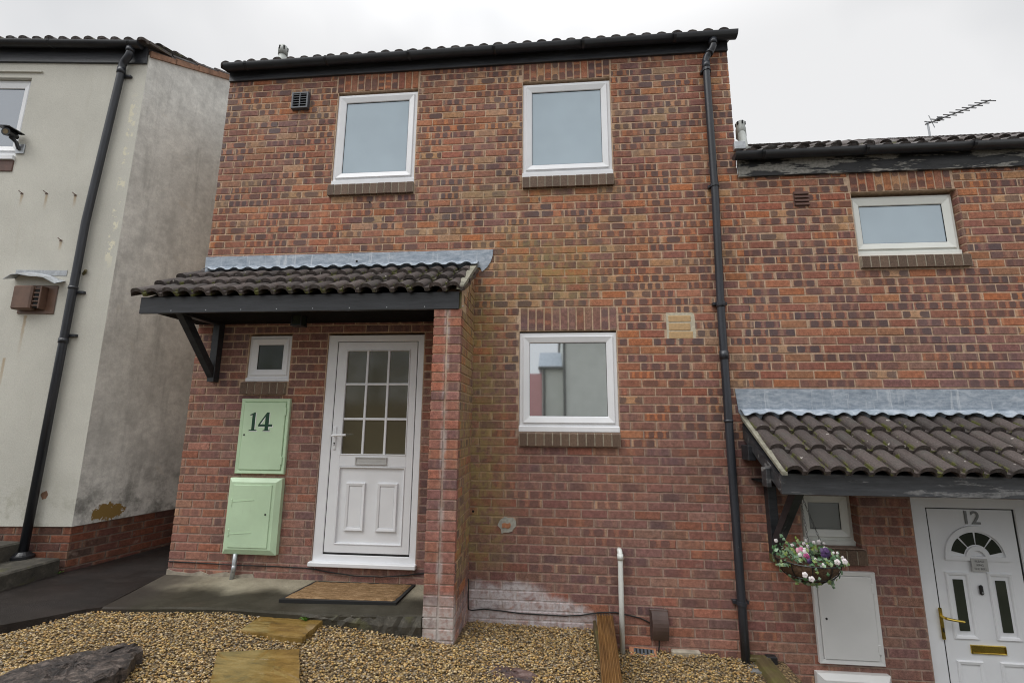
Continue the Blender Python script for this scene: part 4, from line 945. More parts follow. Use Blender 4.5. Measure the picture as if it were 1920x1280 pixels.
def left_wall_things():
    g = FF.w
    o = thing('boiler_flue', 'brown square boiler flue outlet on the cream wall under a bent metal sheet', 'flue', g(-.74, 0, 2.47))
    q = MB(); q.box(-.93, -.548, -.012, .0, 2.468, 2.775, .006, FF); q.build('wall_plate', 'brown_flue', o)
    q = MB(); q.box(-.925, -.725, -.095, -.012, 2.500, 2.752, .014, FF); b = q.build('terminal', 'brown_flue', o)
    q = MB(); q.box(-.712, -.655, -.075, -.012, 2.52, 2.740, .004, FF); q.build('outlet', 'dark_hole', o)
    for i in range(5): q = MB(); q.box(-.716, -.652, -.083, -.0765, 2.535 + i * .045, 2.546 + i * .045, .002, FF); q.build('slat', 'brown_flue', o)
    q = MB(); q.box(-.655, -.640, -.085, -.012, 2.51, 2.75, .004, FF); q.build('side_plate', 'brown_flue', o)
    o = MB(); n = 9; vs = []
    for j in (0, 1):
        for i in range(n): s = -1.03 + .54 * i / (n - 1); k = i / (n - 1); z = 2.905 + .020 * math.sin(k * 6) - .07 * max(0, k - .72) / .28 - .05 * max(0, .18 - k) / .18; vs.append(g(s, -.11 * j, z - .05 * j + .012 * math.sin(k * 9 + 1) * j))
    fs = [(i, i + 1, n + i + 1, n + i) for i in range(n - 1)]; m = len(vs); o.add(vs + [(x, y, z - .006) for x, y, z in vs], fs + [tuple(q + m for q in reversed(f)) for f in fs] + [(n + i, n + i + 1, m + n + i + 1, m + n + i) for i in range(n - 1)])
    o.box(-1.03, -.49, -.004, .0, 2.885, 2.945, 0, FF)
    tag(o.build('metal_sheet', 'galvanised'), 'bent grey metal sheet sticking out of the cream wall above the flue', 'sheet')
    o = thing('security_light', 'small black security lamp fixed at the corner of the upper cream wall window', 'lamp', g(-1.27, 0, 4.36))
    q = MB(); q.box(-1.300, -1.205, -.016, .0, 4.285, 4.40, .004, FF); q.build('back_plate', 'galvanised', o)
    q = MB(); q.tube([g(-1.255, -.02, 4.33), g(-1.265, -.05, 4.40), g(-1.30, -.085, 4.44)], .018, 8); q.build('arm', 'black_plastic', o)
    q = MB(); q.tube([g(-1.30, -.03, 4.475), g(-1.29, -.09, 4.47), g(-1.285, -.15, 4.462)], [.03, .036, .046], 12); q.prism([(-1.35, 4.505), (-1.22, 4.515), (-1.20, 4.497), (-1.25, 4.520), (-1.33, 4.522)], -.18, -.03, 'y', FF); hd = q.build('lamp_head', 'black_plastic', o)
    q = MB(); q.tube([g(-1.2845, -.149, 4.462), g(-1.284, -.153, 4.461)], .028, 12); q.build('lens', 'lens_glass', hd)
    # concrete steps
    o = thing('concrete_step', 'low mossy concrete steps beside the cream wall and its downpipe', 'steps', (-5.2, -.6, -.1))
    for (x0, x1, z0, z1, y1) in ((-6.2, -4.648, -.2, .098, .028), (-6.2, -5.03, .098, .246, -.012)):
        q = MB(); rng = random.Random(int(z1 * 100)); n = 12; vs = []
        ys = np.linspace(-2.2, y1, n)
        for y in ys:
            a, b = rng.uniform(-.006, .006), rng.uniform(-.005, .005)
            vs += [(x0, y, z1), (x1 - .014 + a, y, z1 + b * .5), (x1 + a, y, z1 - .016 + b), (x1 + .012 + a, y, z0)]
        fs = [(i * 4 + j, i * 4 + j + 1, (i + 1) * 4 + j + 1, (i + 1) * 4 + j) for i in range(n - 1) for j in range(3)] + [(0, 3, 2, 1), (n * 4 - 4, n * 4 - 3, n * 4 - 2, n * 4 - 1)]
        q.add(vs, fs); q.build('step', 'old_concrete', o)
left_wall_things()

# ------------------------------------------------------------------ porch canopies and the brick pier
def canopy(dz, s0, s1, nt, worn, label, flash, brx, group):
    o = thing('porch_canopy', label, 'porch roof', ((s0 + s1) / 2, 0, 2.3 + dz), group)
    pitch = R(31.8); zf0, zf1 = 2.302 + dz, 2.448 + dz; mat = 'canopy_worn' if worn else 'canopy_black'
    lay_tiles(o, F0, s0 - (.055 if not worn else -.02), nt, .1465, -.665, 2.458 + dz, pitch, 3, .262, .325, .043)
    q = MB(); q.box(s0, s1, -.612, -.585, zf0, zf1, .003); fb = q.build('fascia_board', mat, o)
    if not worn:
        for i in range(9): q = MB(); x = s0 + .3 + i * .32; q.tube([(x, -.6135, zf0 + .022), (x, -.611, zf0 + .022)], .005, 6); q.build('nail_head', 'galvanised', fb)
    q = MB(); q.box(s0 + .04, s1 - .02, -.584, -.004, zf0 + .030, zf0 + .042); q.build('soffit', 'dark_board', o)
    # boarding below the tiles and the end boards
    q = MB(); q.prism([(-.584, 2.425 + dz), (-.004, 2.425 + dz + .58 * math.tan(pitch)), (-.004, 2.44 + dz + .58 * math.tan(pitch)), (-.584, 2.44 + dz)], s0 + .002, s1 - .012, 'x'); q.build('roof_deck', 'canopy_black', o)
    for (a, b, side) in ((s0, s0 + .024, 0), (s1 - .036, s1 - .012, 1)):
        if worn and side: continue
        q = MB(); q.prism([(-.584, zf0 + .01), (-.584, zf1 - .03), (-.004, zf1 - .03 + .58 * math.tan(pitch)), (-.004, zf0 + .01 + .58 * math.tan(pitch))], a, b, 'x'); q.build('end_board', mat, o)
    if worn:                                                                # grey cement strip closing the tiles' left edge
        q = MB(); q.prism([(-.66, 2.440 + dz), (-.66, 2.462 + dz), (-.01, 2.468 + dz + .65 * math.tan(pitch)), (-.01, 2.440 + dz + .65 * math.tan(pitch))], s0 - .012, s0 + .028, 'x'); q.build('verge', 'verge_mortar', o)
    else:                                                                   # cement fillet at the right edge, on the pier
        q = MB(); q.prism([(-.655, 2.455 + dz), (-.655, 2.490 + dz), (-.01, 2.500 + dz + .645 * math.tan(pitch)), (-.01, 2.455 + dz + .645 * math.tan(pitch))], s1 - .012, s1 + .045, 'x'); q.build('verge', 'verge_mortar', o)
    # lead flashing: upstand on the wall and an apron dressed over the tiles
    f0, f1 = flash; q = MB(); zb, zt = 2.892 + dz, 3.040 + dz
    if not worn: pl = [(f0, zt), (f1, zt + .002), (f1 - .004, zt - .06), (f1 - .022, zt - .12), (f1 - .055, zt - .175), (f1 - .105, zt - .222), (f1 - .125, zb - .03), (f0 + .01, zb - .03)]
    else: zt += .055; pl = [(f0, zt + .002), (f1, zt), (f1, zb - .03), (f0 + .06, zb - .06), (f0 + .018, zb - .0)]
    q.prism(pl, -.008, .003); fl = q.build('flashing', 'lead', o)
    if not worn: q = MB(); q.tube([(-1.93, -.0095, 2.955), (-1.93, -.007, 2.955)], .012, 8); q.build('nail_hole', 'dark_hole', fl)
    q = MB(); n = int((f1 - f0 - .12) / .018); vs = []; p = .1465; st = s0 - (.055 if not worn else -.02)
    for j in range(5):
        for i in range(n + 1):
            x = f0 + .03 + (f1 - f0 - (.17 if not worn else .03)) * i / n; ph = ((x - st) % p) / p
            hh = .043 * math.sin(math.pi * min(1, ph / .66)) ** .85 if ph < .66 else -.004
            t = j / 4; Lg = (.075 + .010 * math.sin(x * 9) + .008 * math.sin(x * 31)) if worn else .085
            y = -.010 - Lg * t; base = 2.458 + dz + .010 + .026 + (y + .665) * math.tan(pitch) - .004
            w = min(1, t * 1.6); vs.append((x, y - .004 * math.sin(x * 20) * t, (zb + .03) * (1 - w) + (base + hh * .5 + (.026 if worn else .030)) * w if j else zb + .03))
    fs = [(j * (n + 1) + i, (j + 1) * (n + 1) + i, (j + 1) * (n + 1) + i + 1, j * (n + 1) + i + 1) for j in range(4) for i in range(n)]
    q.add(vs, fs); a = q.build('apron', 'lead', fl, True)
    md = a.modifiers.new('thick', 'SOLIDIFY'); md.thickness = .003
    # timber bracket
    b = thing_part('bracket', o); x = brx; zt = 2.37 + dz; zl = 1.755 + dz
    q = MB(); q.box(x - .034, x + .034, -.075, -.001, zl, zt, .003); q.build('post', 'canopy_black', b)
    q = MB(); q.box(x - .034, x + .034, -.55, -.076, zt - .06, zt + .006, .003); q.build('arm', 'canopy_black', b)
    q = MB(); q.prism([(-.078, zl + .04), (-.078, zl + .135), (-.43, zt - .062), (-.53, zt - .062)], x - .030, x + .030, 'x'); q.build('strut', 'canopy_black', b)
    if worn:
        q = MB(); q.box(x - .036, x + .036, -.078, -.0, zl - .055, zl - .001, .003); q.build('post_foot', 'mossy_timber', b)
        q = MB(); q.box(s0 - .03, s0 + .03, -.16, -.02, 2.50 + dz, 2.62 + dz, .004); q.build('purlin_end', 'canopy_black', o)
        q = MB(); q.box(s0 - .035, s0 - .002, -.47, -.38, 2.33 + dz, 2.47 + dz, .004); q.build('purlin_end', 'canopy_worn', o)
    return o
G_ = 'tiled porch canopies over the front doors'
canopy(0, -3.585, -.760, 20, False, 'tiled porch canopy over the landing with a clean black front board', (-3.541, -.566), -3.278, G_)
canopy(-1.40, 1.627, 4.35, 19, True, 'tiled porch canopy with weathered greyish front board above the hanging basket', (1.588, 4.4), 1.795, G_)
def pier():
    o = thing('brick_pier', 'narrow red brick pier holding up the right end of the porch canopy', 'pier', (-.853, -.3, -.15))
    x0, x1, y0, zb = -.968, -.738, -.600, -.42; pt = R(31.8)
    top = lambda y: 2.452 + (y + .60) * math.tan(pt)
    mb = MB(); mb.prism([(y0 + .006, zb), (y0 + .006, 2.302), (y0 + .02, 2.302), (y0 + .02, top(y0 + .02) - .01), (-.0015, top(0) - .01), (-.0015, zb)], x0 + .006, x1 - .006, 'x'); mb.build('wall', 'mortar', o)
    fr = Frame(x0, y0, 0); k = 0; z = ZREF - math.ceil((ZREF - zb) / .075) * .075
    zz = z
    while zz + .07 < 2.31:
        for (a, b) in ((0, .106), (.122, .230)): brick_object(o, fr, (a + b) / 2 + random.uniform(-.002, .002), zz + .0375, b - a, .065, .05, 'pier', False, random.uniform(-.001, .003))
        zz += .075
    fr = Frame(x1, y0, 90); spec = []
    for q in courses(fr, .003, .597, zb, 2.80, ZREF, [], .0, .225):
        lim = min(2.302 if q[0] - q[2] / 2 < .03 else 9, top(y0 + q[0] - q[2] / 2) - .012)
        if q[1] + q[3] / 2 < lim or q[1] < 2.25: spec.append(q)
        elif lim - (q[1] - q[3] / 2) > .02: spec.append((q[0], (q[1] - q[3] / 2 + lim) / 2, q[2], lim - (q[1] - q[3] / 2)))
    for (s, z, w, h) in spec: brick_object(o, fr, s, z, w, h, .05, random.choice(('lo', 'hi', 'lo')), False, random.uniform(-.001, .002))
    fr = Frame(x0, -.0, -90)
    for (s, z, w, h) in courses(fr, .003, .597, -.01, 2.38, ZREF, [], .05): brick_object(o, fr, s, z, w, h, .05, 'lo')
    # slice of timber filling between board and wall at the canopy's end
    q = MB(); q.prism([(-.597, 2.303), (-.597, 2.44), (-.585, 2.45), (-.585, 2.303)], x1 - .02, x1 - .004, 'x'); q.build('packing', 'mossy_timber', o)
pier()

# ------------------------------------------------------------------ things on the walls
GB = 'pale green meter boxes on the brick wall'
def meter_flush(name, label, x0, x1, z0, z1, mat, hinge_left, group, knob):
    o = thing(name, label, 'meter box', ((x0 + x1) / 2, 0, z0), group)
    q = MB(); ring(q, F0, x0, x1, z0, z1, .034, -.030, .0, .005, .004); q.box(x0 + .02, x1 - .02, -.012, 0, z0 + .02, z1 - .02); q.build('frame', mat, o)
    q = MB(); q.box(x0 + .036, x1 - .036, -.034, -.013, z0 + .036, z1 - .036, .004); d = q.build('door', mat, o)
    q = MB(); q.tube([(knob[0], -.0355, knob[1]), (knob[0], -.030, knob[1])], .009, 8); q.build('lock', 'black_metal', d)
    hx = x0 + .036 if hinge_left else x1 - .036
    for z in (z0 + .12, z1 - .12): q = MB(); q.box(hx - .010, hx + .010, -.037, -.029, z - .035, z + .035, .002); q.build('hinge', mat, d)
    return o, d
o, dd = meter_flush('meter_box', 'upper pale green meter box bearing the number 14', -2.962, -2.478, .908, 1.598, 'green_paint', False, GB, (-2.90, 1.26))
def digits14(par):
    X, Z, S = -2.863, 1.297, .172
    one = [(.02, 0), (.40, 0), (.40, .05), (.29, .07), (.29, 1.0), (.24, 1.0), (.02, .87), (.04, .83), (.14, .85), (.14, .07), (.02, .05)]
    four_out = [(.78, 0), (.96, 0), (.96, .24), (1.14, .24), (1.14, .36), (.96, .36), (.96, 1.0), (.84, 1.0), (.46, .34), (.46, .24), (.78, .24)]
    hole = [(.78, .36), (.55, .36), (.78, .76)]
    for (dx, dzz, y0, mat, nm_) in ((.007, -.006, -.0352, 'digit_white', 'number_shadow'), (0, 0, -.0360, 'digit_green', 'number')):
        q = MB(); T = lambda P: [(X + dx + .205 * p[0], Z + dzz + S * p[1]) for p in P]
        q.prism(T(one), y0, y0 + .0008)
        # the 4: stem, bar and the slanted stroke as three pieces
        q.prism(T([(.78, 0), (.96, 0), (.96, 1.0), (.84, 1.0), (.78, .90)]), y0, y0 + .0008)
        q.prism(T([(.46, .24), (.78, .24), (.78, .36), (.553, .36), (.46, .34)]), y0, y0 + .0008); q.prism(T([(.96, .24), (1.14, .24), (1.14, .36), (.96, .36)]), y0, y0 + .0008)
        q.prism(T([(.46, .34), (.553, .36), (.78, .77), (.78, .90)]), y0, y0 + .0008); q.prism(T([(.70, 0), (1.04, 0), (1.04, .045), (.96, .06), (.78, .06), (.70, .045)]), y0 - .0002, y0 + .0008)
        q.build(nm_, mat, par)
digits14(dd)
def meter_deep():
    x0, x1, z0, z1 = -2.980, -2.474, .212, .872
    o = thing('meter_box', 'lower pale green meter box with a grey conduit running down below it', 'meter box', (-2.75, 0, .2), GB)
    q = MB(); A = [(x0, z0), (x1, z0), (x1, z1), (x0, z1)]; B = [(x0 + .035, z0 + .045), (x1 - .045, z0 + .045), (x1 - .045, z1 - .035), (x0 + .035, z1 - .035)]
    vs = [(x, 0, z) for x, z in A] + [(x, -.045, z) for x, z in A] + [(x, -.068, z) for x, z in B]
    q.add(vs, [(i, (i + 1) % 4, (i + 1) % 4 + 4, i + 4) for i in range(4)] + [(4 + i, 4 + (i + 1) % 4, 8 + (i + 1) % 4, 8 + i) for i in range(4)] + [(8, 9, 10, 11)]); q.build('frame', 'green_paint', o)
    q = MB(); q.box(x0 + .060, x1 - .075, -.075, -.067, z0 + .062, z1 - .058, .003); d = q.build('door', 'green_paint', o)
    q = MB(); q.tube([(x1 - .115, -.0765, .56), (x1 - .115, -.073, .56)], .009, 8); q.build('lock', 'black_metal', d)
    for z in (.385, .665): q = MB(); q.prism([(x0 + .058, z - .003), (x0 + .058, z + .003), (x0 + .27, z + .022), (x0 + .27, z + .016)], -.0775, -.074); q.build('crease', 'green_paint', d)
    for z in (.40, .66): q = MB(); q.box(x0 + .050, x0 + .064, -.079, -.066, z - .03, z + .03, .002); q.build('hinge', 'green_paint', d)
    q = MB(); q.tube([(-2.855, -.042, .215), (-2.858, -.042, .10), (-2.868, -.042, -.02)], .019, 12); q.tube([(-2.856, -.042, .12), (-2.859, -.042, .06)], .0195, 12); q.build('conduit', 'galvanised', o, True)
meter_deep()
GW = 'white meter boxes on the right brick wall'
meter_flush('meter_box', 'large white meter box below the hanging basket', 2.064, 2.545, -.442, .236, 'white_box_paint', False, GW, (2.14, -.115))
def meter12b():
    x0, x1, z0, z1 = 2.024, 2.562, -1.15, -.500
    o = thing('meter_box', 'white meter box at the bottom edge beneath the large white one', 'meter box', (2.3, 0, -1.1), GW)
    q = MB(); A = [(x0, z0), (x1, z0), (x1, z1), (x0, z1)]; B = [(x0 + .04, z0 + .04), (x1 - .04, z0 + .04), (x1 - .04, z1 - .035), (x0 + .04, z1 - .035)]
    vs = [(x, 0, z) for x, z in A] + [(x, -.04, z) for x, z in A] + [(x, -.075, z) for x, z in B]
    q.add(vs, [(i, (i + 1) % 4, (i + 1) % 4 + 4, i + 4) for i in range(4)] + [(4 + i, 4 + (i + 1) % 4, 8 + (i + 1) % 4, 8 + i) for i in range(4)] + [(8, 9, 10, 11)]); q.build('frame', 'white_box_paint', o)
    q = MB(); q.box(x0 + .07, x1 - .07, -.082, -.074, z0 + .06, z1 - .06, .003); q.build('door', 'white_box_paint', o)
meter12b()
def small_wall_things():
    o = thing('porch_lantern', 'small black lantern hanging under the porch canopy beside the door', 'lantern', (-2.30, -.30, 2.24))
    x, y = -2.30, -.30; q = MB(); q.box(x - .05, x + .05, y - .05, y + .05, 2.362, 2.376, .003); q.box(x - .035, x + .035, y - .035, y + .035, 2.335, 2.362, .003); q.build('cap', 'black_metal', o)
    q = MB(); q.box(x - .042, x + .042, y - .042, y + .042, 2.250, 2.335); q.build('pane', 'glass_dark', o)
    for a in (-1, 1):
        for b in (-1, 1): q = MB(); q.box(x + a * .044 - .005, x + a * .044 + .005, y + b * .044 - .005, y + b * .044 + .005, 2.245, 2.338); q.build('post', 'black_metal', o)
    q = MB(); q.box(x - .052, x + .052, y - .052, y + .052, 2.236, 2.248, .002); q.build('base', 'black_metal', o)
    # waste pipe
    o = MB(); p = [(.547, .004, .338), (.547, -.03, .338), (.547, -.048, .326), (.547, -.052, .30), (.545, -.052, .0), (.542, -.052, -.43)]; o.tube(p, .0215, 14); w = o.build('waste_pipe', 'white_pipe', None, True); tag(w, 'white plastic waste pipe standing against the brick wall beside the timber', 'pipe')
    for (z, h) in ((.275, .045),): q = MB(); q.tube([(.547, -.052, z), (.547, -.052, z + h)], .0255, 14); q.build('collar', 'white_pipe', w, True)
    # junction box
    o = thing('junction_box', 'dark brown plastic cable box low on the brick wall', 'box', (.85, 0, -.33))
    q = MB(); vs = []; n = 9
    for x in (.785, .912):
        for i in range(n): t = i / (n - 1); vs.append((x, -.030 - .050 * math.sin(math.pi * (.12 + .80 * t)), -.325 + .215 * t))
    vs += [(x, -.001, z) for x in (.785, .912) for z in (-.325, -.11)]
    fs = [(i, n + i, n + i + 1, i + 1) for i in range(n - 1)] + [tuple([2 * n] + list(range(n)) + [2 * n + 1]), tuple([2 * n + 3] + list(range(2 * n - 1, n - 1, -1)) + [2 * n + 2]), (0, 2 * n, 2 * n + 2, n), (n - 1, 2 * n - 1, 2 * n + 3, 2 * n + 1)]
    q.add(vs, fs); q.build('cover', 'brown_plastic', o)
    q = MB(); q.box(.775, .922, -.022, -.0, -.330, -.105, .004); q.build('back_plate', 'brown_plastic', o)
    q = MB(); q.tube([(.84, -.03, -.325), (.838, -.03, -.37), (.825, -.035, -.45)], .0055, 6); q.build('cable_tail', 'rubber', o)
    # cables clipped to the wall
    q = MB(); rng = random.Random(2)
    pts = [(-.729, -.05, .08), (-.729, -.045, 0), (-.729, -.04, -.10), (-.726, -.03, -.165), (-.70, -.008, -.178)] + [(x, -.008, z) for x, z in ((-.6, -.165), (-.45, -.172), (-.30, -.185), (-.1, -.188), (.08, -.19), (.22, -.178), (.38, -.150), (.50, -.146), (.62, -.165), (.70, -.180), (.76, -.205), (.785, -.22))]
    q.tube(pts, .005, 6); tag(q.build('cable', 'rubber', None, True), 'thin black cable clipped along the white-stained brick at the pier foot', 'cable')
    q = MB(); pts = [(-3.52, -.007, .118), (-3.2, -.007, .115), (-2.86, -.02, .112), (-2.5, -.007, .110), (-2.18, -.007, .105), (-2.0, -.016, .085), (-1.75, -.018, .060), (-1.5, -.018, .060), (-1.28, -.014, .080), (-1.15, -.007, .098), (-.975, -.007, .10)]
    q.tube(pts, .005, 6); tag(q.build('cable', 'rubber', None, True), 'thin black cable sagging under the white front door sill', 'cable')
    # terracotta gully block
    o = thing('gully_block', 'orange terracotta drain block with a dark grid at the wall foot', 'drain block', (.70, -.04, -.44))
    q = MB(); fr = Frame(.70, -.075, -6); q.prism([(0, -.46), (0, -.428), (.055, -.400), (.075, -.400), (.075, -.46)], -.105, .105, 'x', fr); q.build('block', 'terracotta', o)
    q = MB(); q.prism([(.006, -.4265), (.008, -.4225), (.050, -.4005), (.050, -.4045)], -.070, .085, 'x', fr); g = q.build('grid', 'vent_grey', o)
    for i in range(5): q = MB(); s = -.05 + i * .029; q.prism([(.010, -.4225), (.010, -.4195), (.046, -.4005), (.046, -.4035)], s - .006, s + .006, 'x', fr); q.build('slot', 'dark_hole', g)
    q = MB(); q.box(.93, 1.16, -.05, .0, -.47, -.395, .01); tag(q.build('concrete_block', 'concrete_skim'), 'small grey concrete lump at the wall foot right of the drain block', 'concrete')
    # drain at the foot of the downpipe
    o = thing('drain_gully', 'drain grating at the foot of the black downpipe', 'drain', (1.56, -.12, -.47))
    q = MB(); ring(q, Frame(0, 0, 0), 1.47, 1.655, -.46, -.455, .002, -.2, -.02, 0); q.box(1.47, 1.655, -.20, -.19, -.47, -.445); q.box(1.47, 1.655, -.03, -.02, -.47, -.445); q.build('frame', 'galvanised', o)
    for i in range(6): q = MB(); x = 1.485 + i * .029; q.box(x, x + .012, -.19, -.03, -.465, -.452); q.build('bar', 'galvanised', o)
    q = MB(); q.box(1.50, 1.68, -.075, -.015, -.430, -.405, .004); q.build('lid', 'mossy_timber', o)
    q = MB(); q.box(1.655, 1.735, -.06, -.005, -.485, -.40, .006); tag(q.build('black_block', 'black_plastic'), 'small black plastic block on the wall behind the right mossy timber', 'block')
small_wall_things()

def aerial():
    o = thing('tv_aerial', 'thin tv aerial with short cross rods on the right roof', 'aerial', (6.03, 3.0, 5.9))
    q = MB(); q.tube([(6.045, 3, 5.6), (6.035, 3, 6.19)], .014, 8); q.build('mast', 'galvanised', o)
    a, b = Vector((6.0, 3.0, 6.150)), Vector((6.92, 2.9, 6.452)); q = MB(); q.tube([a, b], .011, 8); q.build('boom', 'black_metal', o)
    d = (b - a).normalized(); up = Vector((d.z * -1, 0, d.x)).normalized(); sd_ = Vector((.12, 1, 0)).normalized()
    for i in range(10):
        t = .10 + i * .098; p = a + (b - a) * t; q = MB(); h = sd_ * .10 + Vector((-.025, 0, .062)) + up * .02; q.tube([p - h * .8, p + h], .009, 6); q.build('rod', 'black_metal', o)
    q = MB(); p = a + (b - a) * .22; q.box(p.x - .03, p.x + .03, p.y - .03, p.y + .03, p.z - .02, p.z + .03, .006); q.build('dipole_box', 'black_plastic', o)
    p = a + (b - a) * .10; q = MB(); q.tube([p + Vector((0.03, 0, -.10)), p + Vector((-.03, 0, .12))], .006, 6); q.build('reflector', 'galvanised', o)
aerial()

# ------------------------------------------------------------------ things on the ground
def doormat():
    o = thing('doormat', 'brown coir doormat with a black rubber rim before the white door', 'doormat', (-1.66, -.25, .01))
    c = [(-2.155, -.475), (-1.222, -.440), (-1.192, -.030), (-2.085, -.045)]; z = .002
    def inset(P, t): m = (sum(p[0] for p in P) / 4, sum(p[1] for p in P) / 4); return [(p[0] + (m[0] - p[0]) * t * (.45 if True else 1), p[1] + (m[1] - p[1]) * t) for p in P]
    q = MB(); q.prism(c, z - .01, z + .014, 'z'); q.build('rim', 'rubber', o)
    i = inset(c, .10); n = 40; m = 16; q = MB(); vs = []; rng = random.Random(8)
    for b in range(m + 1):
        for a in range(n + 1):
            u, v = a / n, b / m; p = [(1 - u) * (1 - v) * i[0][k] + u * (1 - v) * i[1][k] + u * v * i[2][k] + (1 - u) * v * i[3][k] for k in (0, 1)]
            e = a in (0, n) or b in (0, m); vs.append((p[0] + rng.uniform(-.003, .003), p[1] + rng.uniform(-.003, .003), z + (.010 if e else .024 + rng.uniform(-.003, .003))))
    q.add(vs, [(b * (n + 1) + a, b * (n + 1) + a + 1, (b + 1) * (n + 1) + a + 1, (b + 1) * (n + 1) + a) for b in range(m) for a in range(n)]); q.build('pile', 'coir', o)
doormat()
def slab(pts, z, th, label, seed, group='wet sandstone stepping slabs in the gravel'):
    """riven stone flag with slightly ragged edges"""
    rng = random.Random(seed); n = 8; q = MB(); ed = []
    for k in range(4):
        a, b = pts[k], pts[(k + 1) % 4]
        for i in range(n): t = i / n; ed.append((a[0] + (b[0] - a[0]) * t + rng.uniform(-.004, .004), a[1] + (b[1] - a[1]) * t + rng.uniform(-.004, .004)))
    m = len(ed); cx = sum(p[0] for p in ed) / m; cy = sum(p[1] for p in ed) / m
    vs = [(x, y, z - th) for x, y in ed] + [(x, y, z - .008) for x, y in ed]
    for f, dz in ((.985, 0), (.7, .001), (.4, -.001)): vs += [(cx + (x - cx) * f, cy + (y - cy) * f, z + dz + rng.uniform(-.0012, .0012)) for x, y in ed]
    fs = [(r * m + i, r * m + (i + 1) % m, (r + 1) * m + (i + 1) % m, (r + 1) * m + i) for r in range(4) for i in range(m)] + [tuple(range(4 * m, 5 * m))]
    q.add(vs, fs); tag(q.build('stepping_slab', 'wet_sandstone'), label, 'stepping stone', group)
slab([(-2.195, -.862), (-1.700, -.928), (-1.697, -.553), (-2.20, -.570)], -.046, .07, 'far stepping slab, partly hidden against the concrete landing edge', 1)
slab([(-1.935, -1.480), (-1.425, -1.432), (-1.650, -1.045), (-2.150, -1.140)], -.058, .07, 'near stepping slab, cut by the bottom edge of the photo', 2)
def rock(name, outline, z, th, tilt, mat, label, seed, rough):
    rng = random.Random(seed); q = MB(); P = []
    for k in range(len(outline)):
        a, b = outline[k], outline[(k + 1) % len(outline)]
        for i in range(6): t = i / 6; P.append((a[0] + (b[0] - a[0]) * t + rng.uniform(-rough, rough), a[1] + (b[1] - a[1]) * t + rng.uniform(-rough, rough)))
    m = len(P); cx = sum(p[0] for p in P) / m; cy = sum(p[1] for p in P) / m; vs = []
    for f, dz in ((.86, -th), (1.0, -th * .55), (1.0, -.012), (.93, 0), (.78, .005), (.62, .010), (.46, .008), (.3, .014), (.14, .010)):
        for (x, y) in P: X, Y = cx + (x - cx) * f, cy + (y - cy) * f; vs.append((X + rng.uniform(-rough, rough) * .5, Y + rng.uniform(-rough, rough) * .5, z + dz + (X - cx) * tilt[0] + (Y - cy) * tilt[1] + rng.uniform(-rough, rough) * .8))
    fs = [(r * m + i, r * m + (i + 1) % m, (r + 1) * m + (i + 1) % m, (r + 1) * m + i) for r in range(8) for i in range(m)] + [tuple(range(8 * m, 9 * m))]
    q.add(vs, fs); tag(q.build(name, mat), label, 'rock')
rock('rock', [(-3.10, -1.62), (-3.03, -1.47), (-2.93, -1.36), (-2.71, -1.23), (-2.56, -1.245), (-2.455, -1.46), (-2.49, -1.60), (-2.64, -1.72), (-2.9, -1.78)], .0, .14, (.03, .02), 'slate', 'jagged dark slate rock lying in the gravel at the lower left', 6, .013)
rock('flat_stone', [(-.60, -.90), (-.48, -.79), (-.28, -.80), (-.12, -.86), (-.15, -.98), (-.4, -1.0)], -.212, .06, (0, .05), 'purple_stone', 'flat purple-brown stone sunk in the gravel at the bottom edge', 9, .009)
def timbers():
    q = MB(); vs = []; fs = []; n = 14
    # grooved board on edge: flutes run along its top
    xs = np.linspace(0, 1, 25)
    for t in (0, 1):
        y = -.012 - 1.35 * t; a, b = .345 - .080 * t, .475 - .090 * t
        row = [(a + .004, y, -.55), (a, y, -.168)] + [(a + (b - a) * u, y, -.160 - (.013 if (i % 4) in (2, 3) else 0)) for i, u in enumerate(xs)] + [(b, y, -.168), (b - .004, y, -.55)]
        vs += row; m = len(row)
    fs = [(i, i + 1, m + i + 1, m + i) for i in range(m - 1)] + [tuple(reversed(range(m))), tuple(range(m, 2 * m))]
    q.add(vs, fs); tag(q.build('timber_edging', 'wet_timber'), 'grooved brown timber running out from the wall beside the white pipe', 'timber')
    q = MB(); q.box(.31, .335, -1.36, -.05, -.5, -.195, .004); tag(q.build('edging_board', 'mossy_timber'), 'thin dark board set against the left side of the grooved timber', 'board')
    q = MB(); c0, c1 = Vector((1.625, -.03, -.425)), Vector((1.575, -1.3, -.46)); vs = []; n = 10; rng = random.Random(4)
    pr = [(-.07, -.30), (-.072, -.02), (-.055, .012), (-.02, .022), (.03, .020), (.062, .006), (.072, -.03), (.07, -.30)]
    for k in range(n):
        t = k / (n - 1); c = c0.lerp(c1, t)
        for (x, z) in pr: vs.append((c.x + x + rng.uniform(-.003, .003), c.y, c.z + z + rng.uniform(-.003, .003)))
    m = len(pr); fs = [(k * m + i, k * m + i + 1, (k + 1) * m + i + 1, (k + 1) * m + i) for k in range(n - 1) for i in range(m - 1)] + [tuple(range(m))[::-1], tuple(range((n - 1) * m, n * m))]
    q.add(vs, fs); tag(q.build('timber_edging', 'mossy_timber'), 'mossy rounded timber at the foot of the downpipe', 'timber')
timbers()
def leaf_shape(kind):
    if kind == 'ivy': return [(0, -.5), (.35, -.3), (.55, .0), (.28, .12), (.22, .35), (0, .62), (-.22, .35), (-.28, .12), (-.55, 0), (-.35, -.3)]
    if kind == 'petal': return [(0, -.5), (.4, -.2), (.5, .2), (.2, .5), (-.2, .5), (-.5, .2), (-.4, -.2)]
    return [(0, -.5), (.16, -.2), (.2, .15), (0, .65), (-.2, .15), (-.16, -.2)]
